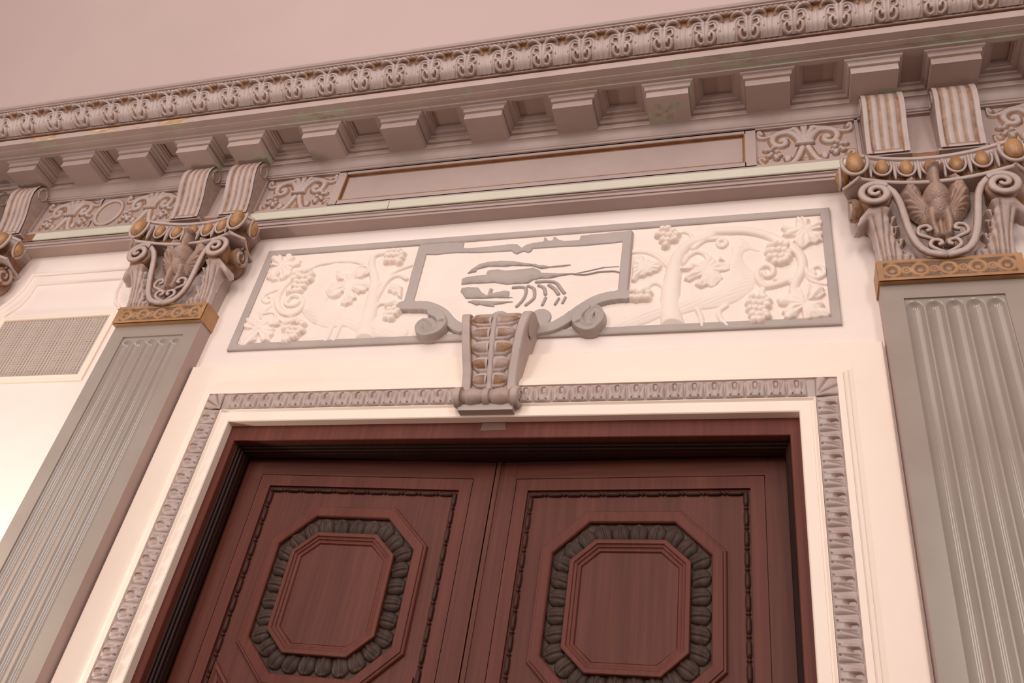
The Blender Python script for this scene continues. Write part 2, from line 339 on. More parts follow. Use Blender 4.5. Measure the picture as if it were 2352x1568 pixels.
TR=dict(
 leafA=[(-1.429,4.671),(-1.425,4.692),(-1.413,4.707),(-1.394,4.702),(-1.38,4.711),(-1.357,4.693),(-1.348,4.661),(-1.337,4.666),(-1.348,4.706),(-1.327,4.706),(-1.312,4.71),(-1.296,4.69),(-1.28,4.686),(-1.276,4.668),(-1.289,4.642),(-1.264,4.656),(-1.229,4.653),(-1.234,4.628),(-1.224,4.622),(-1.244,4.608),(-1.264,4.592),(-1.268,4.58),(-1.259,4.564),(-1.268,4.539),(-1.279,4.535),(-1.286,4.521),(-1.3,4.517),(-1.314,4.511),(-1.329,4.529),(-1.331,4.56),(-1.341,4.545),(-1.326,4.514),(-1.346,4.513),(-1.361,4.507),(-1.384,4.524),(-1.407,4.531),(-1.408,4.556),(-1.419,4.582),(-1.403,4.591),(-1.397,4.611),(-1.373,4.614),(-1.4,4.619),(-1.414,4.615),(-1.415,4.649)],
 leafB=[(-1.428,4.25),(-1.412,4.256),(-1.385,4.262),(-1.355,4.246),(-1.333,4.23),(-1.304,4.229),(-1.266,4.236),(-1.248,4.253),(-1.22,4.24),(-1.205,4.225),(-1.213,4.214),(-1.206,4.2),(-1.23,4.187),(-1.267,4.192),(-1.231,4.181),(-1.232,4.16),(-1.224,4.142),(-1.234,4.12),(-1.229,4.088),(-1.251,4.101),(-1.263,4.09),(-1.281,4.095),(-1.299,4.123),(-1.315,4.147),(-1.315,4.12),(-1.313,4.106),(-1.334,4.089),(-1.345,4.085),(-1.355,4.07),(-1.399,4.07),(-1.398,4.092),(-1.417,4.116),(-1.405,4.138),(-1.411,4.166),(-1.363,4.179),(-1.411,4.186),(-1.43,4.215),(-1.415,4.226)],
 leafC=[(-.888,4.539),(-.902,4.525),(-.921,4.527),(-.956,4.54),(-.99,4.538),(-.989,4.513),(-.973,4.487),(-.931,4.479),(-.948,4.47),(-.985,4.473),(-1.004,4.441),(-1.019,4.413),(-.999,4.378),(-.955,4.359),(-.923,4.368),(-.913,4.396),(-.904,4.386),(-.909,4.348),(-.908,4.316),(-.892,4.314),(-.872,4.299),(-.857,4.314),(-.84,4.316),(-.839,4.339),(-.821,4.351),(-.835,4.376),(-.859,4.404),(-.824,4.377),(-.812,4.388),(-.788,4.387),(-.781,4.405),(-.76,4.41),(-.76,4.441),(-.78,4.457),(-.8,4.473),(-.862,4.485),(-.83,4.485),(-.815,4.503),(-.793,4.521),(-.809,4.552),(-.845,4.57),(-.874,4.56),(-.878,4.538)],
 leafD=[(-.664,4.41),(-.663,4.438),(-.624,4.435),(-.585,4.413),(-.571,4.329),(-.597,4.345),(-.607,4.364),(-.63,4.366),(-.641,4.38),(-.664,4.382)],
 leafE=[(1.31,4.684),(1.318,4.699),(1.328,4.693),(1.343,4.703),(1.353,4.692),(1.357,4.679),(1.377,4.676),(1.369,4.64),(1.378,4.645),(1.391,4.677),(1.407,4.684),(1.423,4.69),(1.426,4.665),(1.43,4.639),(1.422,4.627),(1.423,4.608),(1.382,4.594),(1.413,4.589),(1.422,4.578),(1.419,4.557),(1.427,4.526),(1.409,4.528),(1.391,4.515),(1.374,4.519),(1.356,4.508),(1.342,4.494),(1.327,4.486),(1.311,4.502),(1.302,4.529),(1.285,4.538),(1.304,4.569),(1.287,4.569),(1.266,4.568),(1.242,4.586),(1.264,4.599),(1.24,4.628),(1.255,4.648),(1.279,4.637),(1.307,4.634)],
 leafF=[(1.285,4.252),(1.312,4.269),(1.346,4.28),(1.365,4.265),(1.385,4.268),(1.409,4.248),(1.405,4.229),(1.414,4.22),(1.39,4.194),(1.343,4.181),(1.375,4.177),(1.395,4.18),(1.4,4.162),(1.406,4.148),(1.386,4.138),(1.408,4.134),(1.417,4.12),(1.428,4.102),(1.411,4.085),(1.392,4.086),(1.372,4.079),(1.353,4.08),(1.33,4.073),(1.311,4.08),(1.306,4.132),(1.297,4.119),(1.286,4.091),(1.273,4.089),(1.256,4.077),(1.231,4.092),(1.235,4.11),(1.223,4.124),(1.25,4.158),(1.231,4.157),(1.214,4.165),(1.206,4.202),(1.226,4.21),(1.25,4.218),(1.27,4.23)],
 leafG=[(.787,4.441),(.805,4.425),(.847,4.445),(.875,4.443),(.903,4.465),(.924,4.488),(.948,4.471),(.959,4.445),(.965,4.485),(.997,4.451),(.969,4.444),(.997,4.426),(1.022,4.429),(1.018,4.379),(.997,4.371),(.972,4.373),(.99,4.333),(.979,4.324),(.965,4.306),(.952,4.289),(.932,4.281),(.911,4.301),(.891,4.289),(.877,4.294),(.855,4.315),(.885,4.355),(.866,4.352),(.835,4.331),(.807,4.347),(.817,4.375),(.851,4.409),(.827,4.398),(.785,4.402)],
 leafH=[(.574,4.515),(.615,4.517),(.638,4.489),(.668,4.471),(.69,4.474),(.712,4.448),(.706,4.428),(.692,4.405),(.675,4.402),(.657,4.388),(.643,4.392),(.629,4.376),(.608,4.378),(.591,4.35),(.568,4.354),(.57,4.396),(.568,4.44)],
 birdL=[(-1.038,4.587),(-1.025,4.609),(-.997,4.606),(-.964,4.576),(-.964,4.554),(-.996,4.547),(-.976,4.496),(-.966,4.443),(-.977,4.393),(-1.0,4.344),(-.946,4.303),(-.861,4.297),(-.762,4.269),(-.69,4.226),(-.635,4.204),(-.549,4.172),(-.494,4.137),(-.486,4.111),(-.5,4.086),(-.544,4.072),(-.605,4.086),(-.676,4.096),(-.776,4.138),(-.825,4.168),(-.877,4.175),(-.914,4.162),(-.97,4.177),(-1.03,4.204),(-1.084,4.244),(-1.117,4.289),(-1.131,4.334),(-1.124,4.404),(-1.094,4.479),(-1.063,4.536)],
 birdR=[(1.042,4.57),(1.053,4.585),(1.065,4.591),(1.088,4.573),(1.106,4.543),(1.147,4.508),(1.144,4.496),(1.101,4.513),(1.078,4.502),(1.069,4.47),(1.075,4.444),(1.085,4.418),(1.116,4.376),(1.126,4.331),(1.114,4.275),(1.082,4.239),(1.047,4.209),(.996,4.18),(.944,4.172),(.926,4.169),(.869,4.166),(.792,4.14),(.724,4.14),(.657,4.104),(.572,4.073),(.486,4.071),(.46,4.084),(.517,4.126),(.617,4.197),(.72,4.236),(.789,4.259),(.891,4.275),(.944,4.336),(.979,4.433),(1.012,4.47),(1.023,4.5),(1.023,4.536)],
 s_vineA=[(-1.25,4.523),(-1.275,4.475),(-1.288,4.427),(-1.288,4.379),(-1.267,4.329),(-1.224,4.286),(-1.174,4.269),(-1.138,4.283),(-1.122,4.32),(-1.131,4.358),(-1.157,4.389),(-1.189,4.4),(-1.217,4.388),(-1.224,4.36)],
 s_ringA=[(-1.235,4.38),(-1.227,4.346),(-1.198,4.329),(-1.16,4.336),(-1.149,4.364)],
 s_curlB=[(-1.313,4.454),(-1.349,4.437),(-1.376,4.419),(-1.38,4.39),(-1.352,4.364),(-1.326,4.372),(-1.329,4.396),(-1.35,4.405)],
 s_stemB=[(-1.323,4.386),(-1.311,4.347),(-1.327,4.314),(-1.356,4.293)],
 s_curlC=[(-1.344,4.259),(-1.348,4.283),(-1.318,4.29),(-1.286,4.293),(-1.261,4.272),(-1.26,4.24)],
 s_arc=[(-1.255,4.589),(-1.2,4.587),(-1.137,4.612),(-1.077,4.632),(-1.09,4.622),(-1.032,4.632),(-.958,4.63),(-.889,4.614),(-.833,4.584),(-.787,4.545)],
 s_trunkL=[(-.707,4.076),(-.721,4.141),(-.727,4.208),(-.73,4.276),(-.735,4.345),(-.742,4.416)],
 s_trunkL2=[(-.742,4.416),(-.769,4.504),(-.796,4.566),(-.81,4.632),(-.785,4.66),(-.758,4.662)],
 s_brL1=[(-.725,4.321),(-.707,4.385),(-.689,4.45),(-.657,4.49),(-.615,4.492),(-.578,4.465)],
 s_brL2=[(-.712,4.23),(-.701,4.288),(-.676,4.309),(-.646,4.307)],
 s_brL3=[(-.713,4.452),(-.68,4.507),(-.63,4.541),(-.577,4.561)],
 s_curlC2=[(-.879,4.533),(-.875,4.562),(-.846,4.572),(-.814,4.557),(-.798,4.526),(-.814,4.513)],
 legL1=[(-.915,4.165),(-.914,4.126),(-.919,4.083)],
 legL2=[(-.869,4.189),(-.871,4.136),(-.875,4.083)],
 s_trunkR=[(.772,4.066),(.755,4.165),(.752,4.28),(.758,4.361),(.766,4.438),(.785,4.511)],
 s_trunkR2=[(.785,4.511),(.816,4.568),(.863,4.595),(.923,4.619),(.943,4.647),(1.017,4.644),(1.09,4.635),(1.161,4.608),(1.23,4.561),(1.281,4.516),(1.316,4.462),(1.326,4.402),(1.313,4.345),(1.29,4.29),(1.279,4.243),(1.286,4.206),(1.301,4.177)],
 s_spirR=[(1.289,4.28),(1.264,4.306),(1.219,4.29),(1.168,4.28),(1.142,4.311),(1.131,4.35),(1.144,4.388),(1.172,4.403),(1.199,4.384),(1.194,4.345),(1.17,4.337),(1.157,4.363)],
 s_spirR2=[(1.305,4.322),(1.274,4.315),(1.237,4.313),(1.207,4.32)],
 s_curlR=[(1.329,4.401),(1.34,4.357),(1.362,4.322),(1.388,4.315),(1.412,4.336),(1.408,4.37),(1.385,4.382),(1.364,4.365),(1.373,4.34)],
 s_curlR2=[(1.337,4.352),(1.354,4.308),(1.386,4.287),(1.418,4.275)],
 s_curlR3=[(.803,4.459),(.825,4.497),(.867,4.521),(.903,4.5),(.917,4.464)],
 s_curlR4=[(.851,4.547),(.898,4.591),(.952,4.598),(.958,4.602),(.987,4.591),(.998,4.564),(.983,4.542),(.965,4.552),(.962,4.578),(.976,4.585)],
 s_curlR5=[(.845,4.591),(.833,4.639),(.807,4.657),(.785,4.654)],
 s_curlR6=[(.572,4.551),(.621,4.547),(.669,4.522),(.707,4.483),(.741,4.43)],
 s_curlR7=[(.646,4.317),(.663,4.337),(.688,4.34),(.713,4.321),(.74,4.277)],
 s_vineG=[(1.165,4.285),(1.151,4.263),(1.147,4.235)],
 legR1=[(.996,4.182),(.965,4.15),(.975,4.103),(.999,4.07)],
 legR2=[(.872,4.171),(.889,4.121),(.893,4.072)],
 grA=[(-1.188,4.563),(-1.16,4.566),(-1.135,4.538),(-1.234,4.552),(-1.231,4.516),(-1.208,4.534),(-1.179,4.522),(-1.156,4.525),(-1.132,4.503),(-1.206,4.49),(-1.172,4.487),(-1.151,4.485),(-1.213,4.461),(-1.182,4.453),(-1.157,4.451),(-1.197,4.425),(-1.168,4.423),(-1.229,4.423)],
 grB=[(-1.175,4.202),(-1.15,4.21),(-1.125,4.218),(-1.098,4.207),(-1.073,4.192),(-1.172,4.17),(-1.146,4.173),(-1.116,4.167),(-1.088,4.166),(-1.068,4.151),(-1.143,4.142),(-1.114,4.136),(-1.086,4.134),(-1.144,4.111),(-1.117,4.109),(-1.094,4.112),(-1.126,4.092),(-1.146,4.093)],
 grC=[(-.718,4.663),(-.691,4.666),(-.663,4.663),(-.638,4.641),(-.723,4.634),(-.7,4.636),(-.672,4.634),(-.639,4.611),(-.718,4.598),(-.69,4.596),(-.663,4.598),(-.644,4.582)],
 grD=[(-.635,4.292),(-.61,4.3),(-.584,4.284),(-.618,4.255),(-.594,4.262),(-.568,4.247),(-.626,4.229),(-.601,4.232),(-.579,4.23),(-.597,4.2),(-.624,4.206)],
 grE=[(1.194,4.519),(1.219,4.532),(1.243,4.529),(1.263,4.517),(1.185,4.484),(1.206,4.487),(1.231,4.49),(1.255,4.483),(1.275,4.466),(1.191,4.449),(1.215,4.451),(1.243,4.449),(1.267,4.442),(1.211,4.417),(1.235,4.415),(1.256,4.423)],
 grF=[(1.109,4.219),(1.132,4.212),(1.156,4.211),(1.172,4.191),(1.095,4.187),(1.118,4.181),(1.145,4.179),(1.168,4.164),(1.097,4.15),(1.121,4.149),(1.144,4.143),(1.107,4.118),(1.13,4.112),(1.16,4.123),(1.112,4.086),(1.136,4.085),(1.166,4.105)],
 grG=[(.703,4.679),(.729,4.681),(.752,4.658),(.771,4.635),(.683,4.644),(.709,4.641),(.735,4.633),(.761,4.605),(.706,4.605),(.728,4.598),(.719,4.568)],
 grH=[(.634,4.289),(.656,4.274),(.613,4.277),(.588,4.288),(.65,4.246),(.625,4.248),(.601,4.245),(.579,4.251)],
 cart_out=[(-.557,4.693),(.23,4.683),(.561,4.681),(.563,4.235),(.515,4.244),(.454,4.235),(.397,4.207),(.355,4.17),(.324,4.138),(.276,4.099),(.226,4.076),(.158,4.062),(-.026,4.077),(-.135,4.075),(-.214,4.102),(-.258,4.136),(-.298,4.185),(-.351,4.221),(-.413,4.237),(-.48,4.239),(-.551,4.251)],
 cart_leftband=[(-.557,4.693),(-.498,4.652),(-.493,4.598),(-.492,4.293),(-.489,4.245),(-.551,4.251)],
 cart_topband=[(-.555,4.694),(-.449,4.693),(-.366,4.69),(-.301,4.684),(-.301,4.649),(-.283,4.641),(-.136,4.644),(-.047,4.649),(-.015,4.644),(.012,4.618),(.033,4.637),(.063,4.644),(.093,4.648),(.116,4.648),(.116,4.68),(.132,4.673),(.146,4.651),(.162,4.652),(.163,4.675),(.182,4.673),(.195,4.656),(.227,4.642),(.298,4.643),(.301,4.671),(.561,4.681),(.562,4.598),(.512,4.602),(.443,4.598),(.296,4.596),(.164,4.6),(.076,4.6),(.072,4.602),(.064,4.58),(.046,4.574),(.025,4.586),(.01,4.58),(-.009,4.569),(-.033,4.584),(-.04,4.595),(-.188,4.598),(-.35,4.611),(-.443,4.607),(-.515,4.615)],
 cart_rightband=[(.561,4.681),(.511,4.609),(.51,4.436),(.51,4.288),(.519,4.242),(.563,4.235)],
 cart_low_l=[(-.551,4.273),(-.486,4.268),(-.422,4.262),(-.375,4.242),(-.326,4.21),(-.286,4.165),(-.25,4.131),(-.216,4.111)],
 cart_low_r=[(.555,4.262),(.514,4.263),(.452,4.253),(.402,4.23),(.353,4.192),(.321,4.163),(.273,4.121),(.224,4.093),(.155,4.08)],
 scr_l=[(-.377,4.213),(-.332,4.182),(-.311,4.135),(-.324,4.09),(-.362,4.071),(-.402,4.08),(-.423,4.118),(-.409,4.15),(-.384,4.13),(-.386,4.104)],
 scr_r=[(.374,4.191),(.346,4.152),(.344,4.108),(.375,4.072),(.416,4.065),(.444,4.102),(.443,4.151),(.421,4.174),(.396,4.145),(.395,4.114),(.413,4.1)],
 cf_dorsal=[(-.254,4.458),(-.232,4.492),(-.195,4.524),(-.15,4.535),(-.084,4.537),(-.021,4.529),(.031,4.514),(.059,4.507),(.09,4.499),(.089,4.505),(.117,4.49),(.14,4.488),(.171,4.476),(.222,4.481),(.274,4.481),(.28,4.472),(.235,4.465),(.172,4.465),(.129,4.459),(.084,4.481),(.084,4.483),(-.023,4.494),(-.054,4.491),(-.144,4.499),(-.2,4.484),(-.201,4.469),(-.227,4.463)],
 cf_body=[(-.272,4.429),(-.25,4.44),(-.197,4.446),(-.147,4.447),(-.15,4.464),(-.136,4.478),(-.09,4.479),(-.05,4.468),(.026,4.469),(.082,4.474),(.085,4.478),(.125,4.455),(.135,4.437),(.221,4.426),(.302,4.421),(.366,4.434),(.436,4.45),(.511,4.45),(.512,4.441),(.441,4.441),(.37,4.424),(.307,4.413),(.231,4.406),(.181,4.393),(.136,4.396),(.097,4.389),(.077,4.37),(.002,4.371),(-.035,4.371),(-.095,4.388),(-.152,4.389),(-.21,4.391),(-.268,4.388)],
 cf_tail=[(-.264,4.345),(-.261,4.369),(-.226,4.373),(-.171,4.366),(-.151,4.336),(-.12,4.312),(-.116,4.358),(-.093,4.351),(-.095,4.323),(-.037,4.336),(-.007,4.33),(-.005,4.292),(.037,4.289),(-.007,4.283),(-.079,4.29),(-.135,4.289),(-.228,4.295),(-.248,4.324)],
 cf_fan=[(-.22,4.276),(-.184,4.286),(-.149,4.281),(-.076,4.271),(-.012,4.267),(.041,4.258),(-.01,4.254),(-.039,4.247),(-.072,4.245),(-.066,4.23),(-.108,4.238),(-.147,4.25),(-.166,4.247),(-.191,4.263)],
 cl1=[(.005,4.351),(.043,4.351),(.068,4.341),(.072,4.301),(.062,4.264),(.04,4.23)],
 cl2=[(.079,4.355),(.109,4.336),(.118,4.283),(.107,4.261),(.084,4.236)],
 cl3=[(.131,4.355),(.159,4.336),(.171,4.295)],
 cl3b=[(.174,4.274),(.164,4.232)],
 cl4=[(.182,4.353),(.211,4.327),(.233,4.293)],
 cl4b=[(.238,4.264),(.225,4.231)],
 cl5=[(.117,4.378),(.172,4.378),(.214,4.365),(.239,4.33),(.261,4.298)],
 cl5b=[(.269,4.269),(.26,4.237)],
 ant=[(.292,4.414),(.354,4.405),(.411,4.416),(.457,4.417),(.489,4.415),(.514,4.405)],
 q_scroll=[(-.019,5.15),(-.035,5.191),(-.066,5.227),(-.106,5.229),(-.14,5.212),(-.151,5.179),(-.14,5.147),(-.117,5.132),(-.093,5.143),(-.09,5.169),(-.101,5.179),(-.111,5.169)],
 q_tend=[(-.034,5.256),(-.07,5.25),(-.118,5.239),(-.154,5.218),(-.19,5.205),(-.216,5.217),(-.221,5.245),(-.21,5.255),(-.201,5.237)],
 q_plume=[(.005,5.158),(.002,5.192),(-.003,5.231),(-.008,5.263)],
 q_fan=[(-.013,5.168),(-.024,5.22),(-.046,5.258)],
 q_leg=[(-.014,5.108),(-.028,5.066),(-.046,5.024),(-.068,4.999)],
 q_arch=[(-.012,4.987),(-.003,5.022),(.008,5.027)],
 q_low=[(-.068,4.999),(-.116,4.988),(-.173,4.996),(-.207,5.019),(-.216,5.05),(-.199,5.057),(-.19,5.042)],
 q_leaf=[(-.105,5.048),(-.088,5.067),(-.063,5.049),(-.067,5.024),(-.081,5.004),(-.099,5.014)],
 q_bar=[(-.029,5.133),(.008,5.133)],
 q_gr=[(-.184,5.108),(-.15,5.126),(-.159,5.078),(-.171,5.065),(-.133,5.093),(-.139,5.06),(-.122,5.065),(-.135,5.045),(-.165,5.109)],
)
# ------------------------------------------------------------------ room shell
ZT = 3.604          # underside of the plaster door frame
XO = 1.27           # half the opening
b = MB()
b.box(-7, -XO-.03, -.3, 0, 0, 5.7); b.box(XO+.03, 6, -.3, 0, 0, 5.7); b.box(-XO-.03, XO+.03, -.3, 0, ZT+.03, 5.7)
props(b.make('wall_back', 'cream'), 'pale cream plaster wall around the double doors', 'wall', kind='structure')
cv = [(-.25, 5.60), (.40, 5.62), (.455, 5.66)]+[(.455+2.2*(1-math.cos(t)), 5.66+3.3*math.sin(t)) for t in np.linspace(.06, PI/2, 18)]+[(12, 8.96)]
props(mesh('ceiling', *extr_x(cv, -9, 8), 'ceil', smooth=True), 'rose tinted plaster ceiling above the cornice', 'ceiling', kind='structure')
props(mesh('floor', [(-9, .3, 0), (8, .3, 0), (8, -12, 0), (-9, -12, 0)], [(0, 1, 2, 3)], 'floor'), 'oak floor of the room', 'floor', kind='structure')

# ------------------------------------------------------------------ architrave, frieze, cornice
XL, XR = -5.2, 4.2
arch = thing('architrave', (0, 0, 4.85), 'mauve painted architrave beam resting on the pilaster capitals below the frieze', 'architrave')
mesh('soffit_board', *extr_x([(0, 4.856), (.083, 4.856), (.083, 4.872)], XL, XR), 'mauve', arch)
mesh('fillet', *extr_x([(.083, 4.872), (.09, 4.872), (.09, 4.888), (.084, 4.893), (.094, 4.898), (.094, 4.903), (.07, 4.904)], XL, XR), 'mauve', arch)
mesh('shadow_groove', *extr_x([(.07, 4.904), (.07, 4.915), (.09, 4.916), (.09, 4.976)], XL, XR), 'bronze', arch)
for k, (x0, x1, lab) in enumerate(((-3.12, -2.20, 'ivory cover strip along the architrave in the left bay above the vent'),
        (-1.62, -.765, 'shorter left length of ivory cover strip above the relief panel'),
        (-.761, 1.62, 'long right length of ivory cover strip above the relief panel'),
        (2.16, 3.2, 'ivory cover strip at the right edge beyond the big capital'))):
    o = mesh('cover_strip', *extr_x([(.088, 4.914), (.094, 4.914), (.098, 4.918), (.098, 4.970), (.094, 4.974), (.088, 4.972)], x0, x1, True, True), 'strip')
    props(fixn(o), lab, 'light strip', 'ivory strips on the architrave')

fr = thing('frieze', (0, 0, 4.97), 'mauve frieze with sunken panel and bronze scroll ornaments above the doors', 'frieze')
b = MB(); b.box(XL, XR, 0, .072, 4.976, 5.36); b.make('ground', 'mauve', fr)
b = MB(); b.box(XL, XR, .07, .09, 4.974, 4.997); b.box(XL, XR, .07, .09, 5.262, 5.275)
for x0, x1 in ((-1.148, -1.095), (1.095, 1.148), (-2.16, -2.145), (-3.215, -3.20), (2.145, 2.16), (1.61, 1.625), (-1.625, -1.61)): b.box(x0, x1, .07, .09, 4.99, 5.27)
b.box(-1.1, 1.1, .07, .09, 4.99, 5.026); b.box(-1.1, 1.1, .07, .09, 5.242, 5.27)
b.make('rail', 'mauve', fr)
R = [(-1.095, 5.026), (1.095, 5.026), (1.095, 5.242), (-1.095, 5.242)]
mesh('panel_edge', *frame(R, [(-.002, .0905), (.004, .0905), (.004, .0725), (.012, .0725)]), 'bronze', fr)
bed = [(.09, 5.270), (.098, 5.272), (.098, 5.283), (.103, 5.286)]+[(.103+.034*(1-math.cos(t)), 5.288+.05*math.sin(t)) for t in np.linspace(0, PI/2, 8)]+[(.137, 5.345), (.128, 5.347), (.128, 5.387), (.137, 5.389), (.137, 5.408), (.142, 5.412), (.152, 5.414), (.152, 5.43)]
mesh('bed_moulding', *extr_x(bed, XL, XR), 'mauve', fr)
mesh('bronze_line', *extr_x([(.1292, 5.381), (.1292, 5.3872)], XL, XR), 'bronze', fr)

def q_half(U, V, K, sgn):
    H = np.full(U.shape, -.05); A = lambda h: np.maximum(H, h)
    m = lambda P: [(sgn*x, z) for x, z in P]
    H = A(stroke(U, V, m(K['q_scroll']), .017, .016, lambda t: 1.05-.25*t))
    H = A(stroke(U, V, m(K['q_tend']), .013, .011, lambda t: .9-.1*t))
    H = A(stroke(U, V, m(K['q_plume']), .011, .013)); H = A(stroke(U, V, m(K['q_fan']), .014, .013))
    H = A(stroke(U, V, m(K['q_leg']), .015, .014)); H = A(stroke(U, V, m(K['q_arch']), .008, .008))
    H = A(stroke(U, V, m(K['q_low']), .010, .009, lambda t: .6+.4*t))
    H = A(.014*edge(poly_d(U, V, m(K['q_leaf'])), .008))
    for p in K['q_gr']: H = A(blob(U, V, (sgn*p[0], p[1]), .0125, .0125, .018))
    return H
def scroll_unit(parent, cx, w=1.0):
    K = {k: [(x*w, z) for x, z in TR[k]] for k in TR if k.startswith('q_')}
    def fn(U, V):
        U2 = U-cx; H = np.maximum(q_half(U2, V, K, 1), q_half(U2, V, K, -1))
        H = np.maximum(H, .02*np.minimum(edge(.045-np.abs(U2), .006), edge(.012-np.abs(V-5.138), .005)))
        H = np.where((H < .0014) & (H > -.0016), .0012, H); G = np.clip(1.3-H/.008, 0, 1); return H, G
    hw = .222*w
    o = relief('scroll_ornament', (cx-hw, cx+hw, 4.999, 5.262), .0032, fn, flat(.073), 'glaze', parent)
    return o
def ground_plate(parent, x0, x1):
    mesh('panel_ground', [(x0, -.0735, 4.997), (x1, -.0735, 4.997), (x1, -.0735, 5.262), (x0, -.0735, 5.262)], [(0, 1, 2, 3)], 'mauve', parent)
for cx in (1.378, -1.378): scroll_unit(fr, cx)
for cx in (-2.975, -2.385, 2.385): scroll_unit(fr, cx, .9)
def oval(U, V):
    q = np.sqrt(((U+2.68)/.088)**2+((V-5.128)/.105)**2); D = np.abs(q-1)*.09
    H = .012*np.sqrt(np.clip(1-(D/.012)**2, 0, None))-np.where(D > .012, .01, 0); return H, np.clip(1.1-H/.009, 0, 1)
relief('oval_medallion_rim', (-2.80, -2.56, 5.0, 5.262), .003, oval, flat(.073), 'glaze', fr)

# modillions
BLK = [-3.30, -2.883, -2.467, -2.05, -1.70, -1.215, -.73, -.243, .243, .73, 1.215, 1.70, 2.05, 2.467, 2.883]
LAB = {-3.30: 'block at the far left under the cornice, leftmost of the row', -2.883: 'mauve cornice block above the left bay, second from the left end',
 -2.467: 'mauve cornice block above the left bay scroll, third from the left end', -2.05: 'left block of the close pair above the left capital, rubbed paint',
 -1.70: 'right block of the close pair above the left capital, flaked grey paint', -1.215: 'cornice block flaked to grey green, first right of the left pair',
 -.73: 'plain mauve cornice block left of centre, second right of the left pair', -.243: 'mauve cornice block just left of the door axis',
 .243: 'mauve cornice block just right of the door axis', .73: 'cornice block with grey green and red flaked front, right of centre',
 1.215: 'plain mauve cornice block above the right scroll panel', 1.70: 'left block of the close pair above the right capital',
 2.05: 'right block of the close pair above the right capital', 2.467: 'cornice block at the right edge above the second scroll', 2.883: 'last cornice block beyond the right edge'}
protos = {}
for x in BLK:
    kind = 'peel' if x in (-2.05, -1.70, -1.215, .73, 1.70) else 'mauve'
    if kind in protos:
        t = clone_tree(protos[kind], (x, 0, 5.34)); props(t, LAB[x], 'modillion', 'modillion blocks under the cornice'); continue
    t = thing('modillion', (x, 0, 5.34), LAB[x], 'modillion', 'modillion blocks under the cornice'); protos[kind] = t
    h = .105
    b = MB(); b.box(x-h, x+h, .13, .30, 5.34, 5.43); b.make('block', kind, t)
    V = []; prof = [(0, 5.387), (.009, 5.389), (.009, 5.408), (.014, 5.412), (.024, 5.414), (.024, 5.4365)]
    for o, z in prof: V += [(x-h-o, -.13, z), (x-h-o, -.30-o, z), (x+h+o, -.30-o, z), (x+h+o, -.13, z)]
    Fs = [(j*4+i, j*4+i+1, j*4+5+i, j*4+4+i) for j in range(len(prof)-1) for i in range(3)]
    mesh('cap_moulding', V, Fs, kind, t)
    V = []
    for o, z in ((.0012, 5.382), (.0012, 5.388)): V += [(x-h-o, -.14, z), (x-h-o, -.30-o, z), (x+h+o, -.30-o, z), (x+h+o, -.14, z)]
    mesh('bronze_line', V, [(i, i+1, i+5, i+4) for i in range(3)], 'bronze', t)

co = thing('cornice', (0, 0, 5.42), 'projecting mauve cornice with coffers and a carved acanthus crown', 'cornice')
GAPS = [(a+.105+.046, c-.105-.046) for a, c in zip(BLK, BLK[1:]) if c-a > .4]
b = MB(); b.box(XL, XR, .10, .172, 5.427, 5.60); b.box(XL, XR, .318, .34, 5.427, 5.60)
xs = [XL]+[v for g in GAPS for v in g]+[XR]
for x0, x1 in zip(xs[0::2], xs[1::2]): b.box(x0, x1, .172, .318, 5.427, 5.60)
b.make('soffit', 'mauve', co)
for x0, x1 in GAPS:
    V = []; st = [(0, 5.4275), (.003, 5.436), (.011, 5.437), (.013, 5.446), (.020, 5.447), (.022, 5.462)]
    for i, z in st: V += [(x0+i, -.172-i, z), (x1-i, -.172-i, z), (x1-i, -.318+i, z), (x0+i, -.318+i, z)]
    Fs = [(j*4+i, j*4+(i+1) % 4, j*4+4+(i+1) % 4, j*4+4+i) for j in range(len(st)-1) for i in range(4)]+[(len(V)-4, len(V)-3, len(V)-2, len(V)-1)]
    mesh('coffer', V, Fs, 'mauve', co)
mesh('soffit_steps', *extr_x([(.34, 5.427), (.343, 5.436), (.362, 5.438), (.364, 5.433), (.388, 5.434), (.39, 5.438), (.432, 5.438)], XL, XR), 'fascia2', co)
mesh('fascia', *extr_x([(.432, 5.438), (.432, 5.484), (.428, 5.485)], XL, XR), 'fascia', co)
mesh('groove', *extr_x([(.428, 5.485), (.424, 5.486), (.424, 5.494), (.437, 5.495)], XL, XR), 'bronze', co)
A_ = np.array((.441, 5.507)); B_ = np.array((.548, 5.622)); NN = np.array((B_[1]-A_[1], -(B_[0]-A_[0]))); LEN = np.linalg.norm(NN); NN /= LEN
def cyma(t): return A_+(B_-A_)*t+NN*.013*np.sin(2*PI*t)
cr = mesh('crown_moulding', *extr_x([(.437, 5.495), (.441, 5.496), (.441, 5.507)]+[tuple(cyma(t)) for t in np.linspace(0, 1, 16)]+[(.552, 5.622), (.552, 5.632), (.560, 5.634), (.566, 5.643), (.566, 5.652), (.45, 5.664)], XL, XR), 'mauve', co)
PA = .207
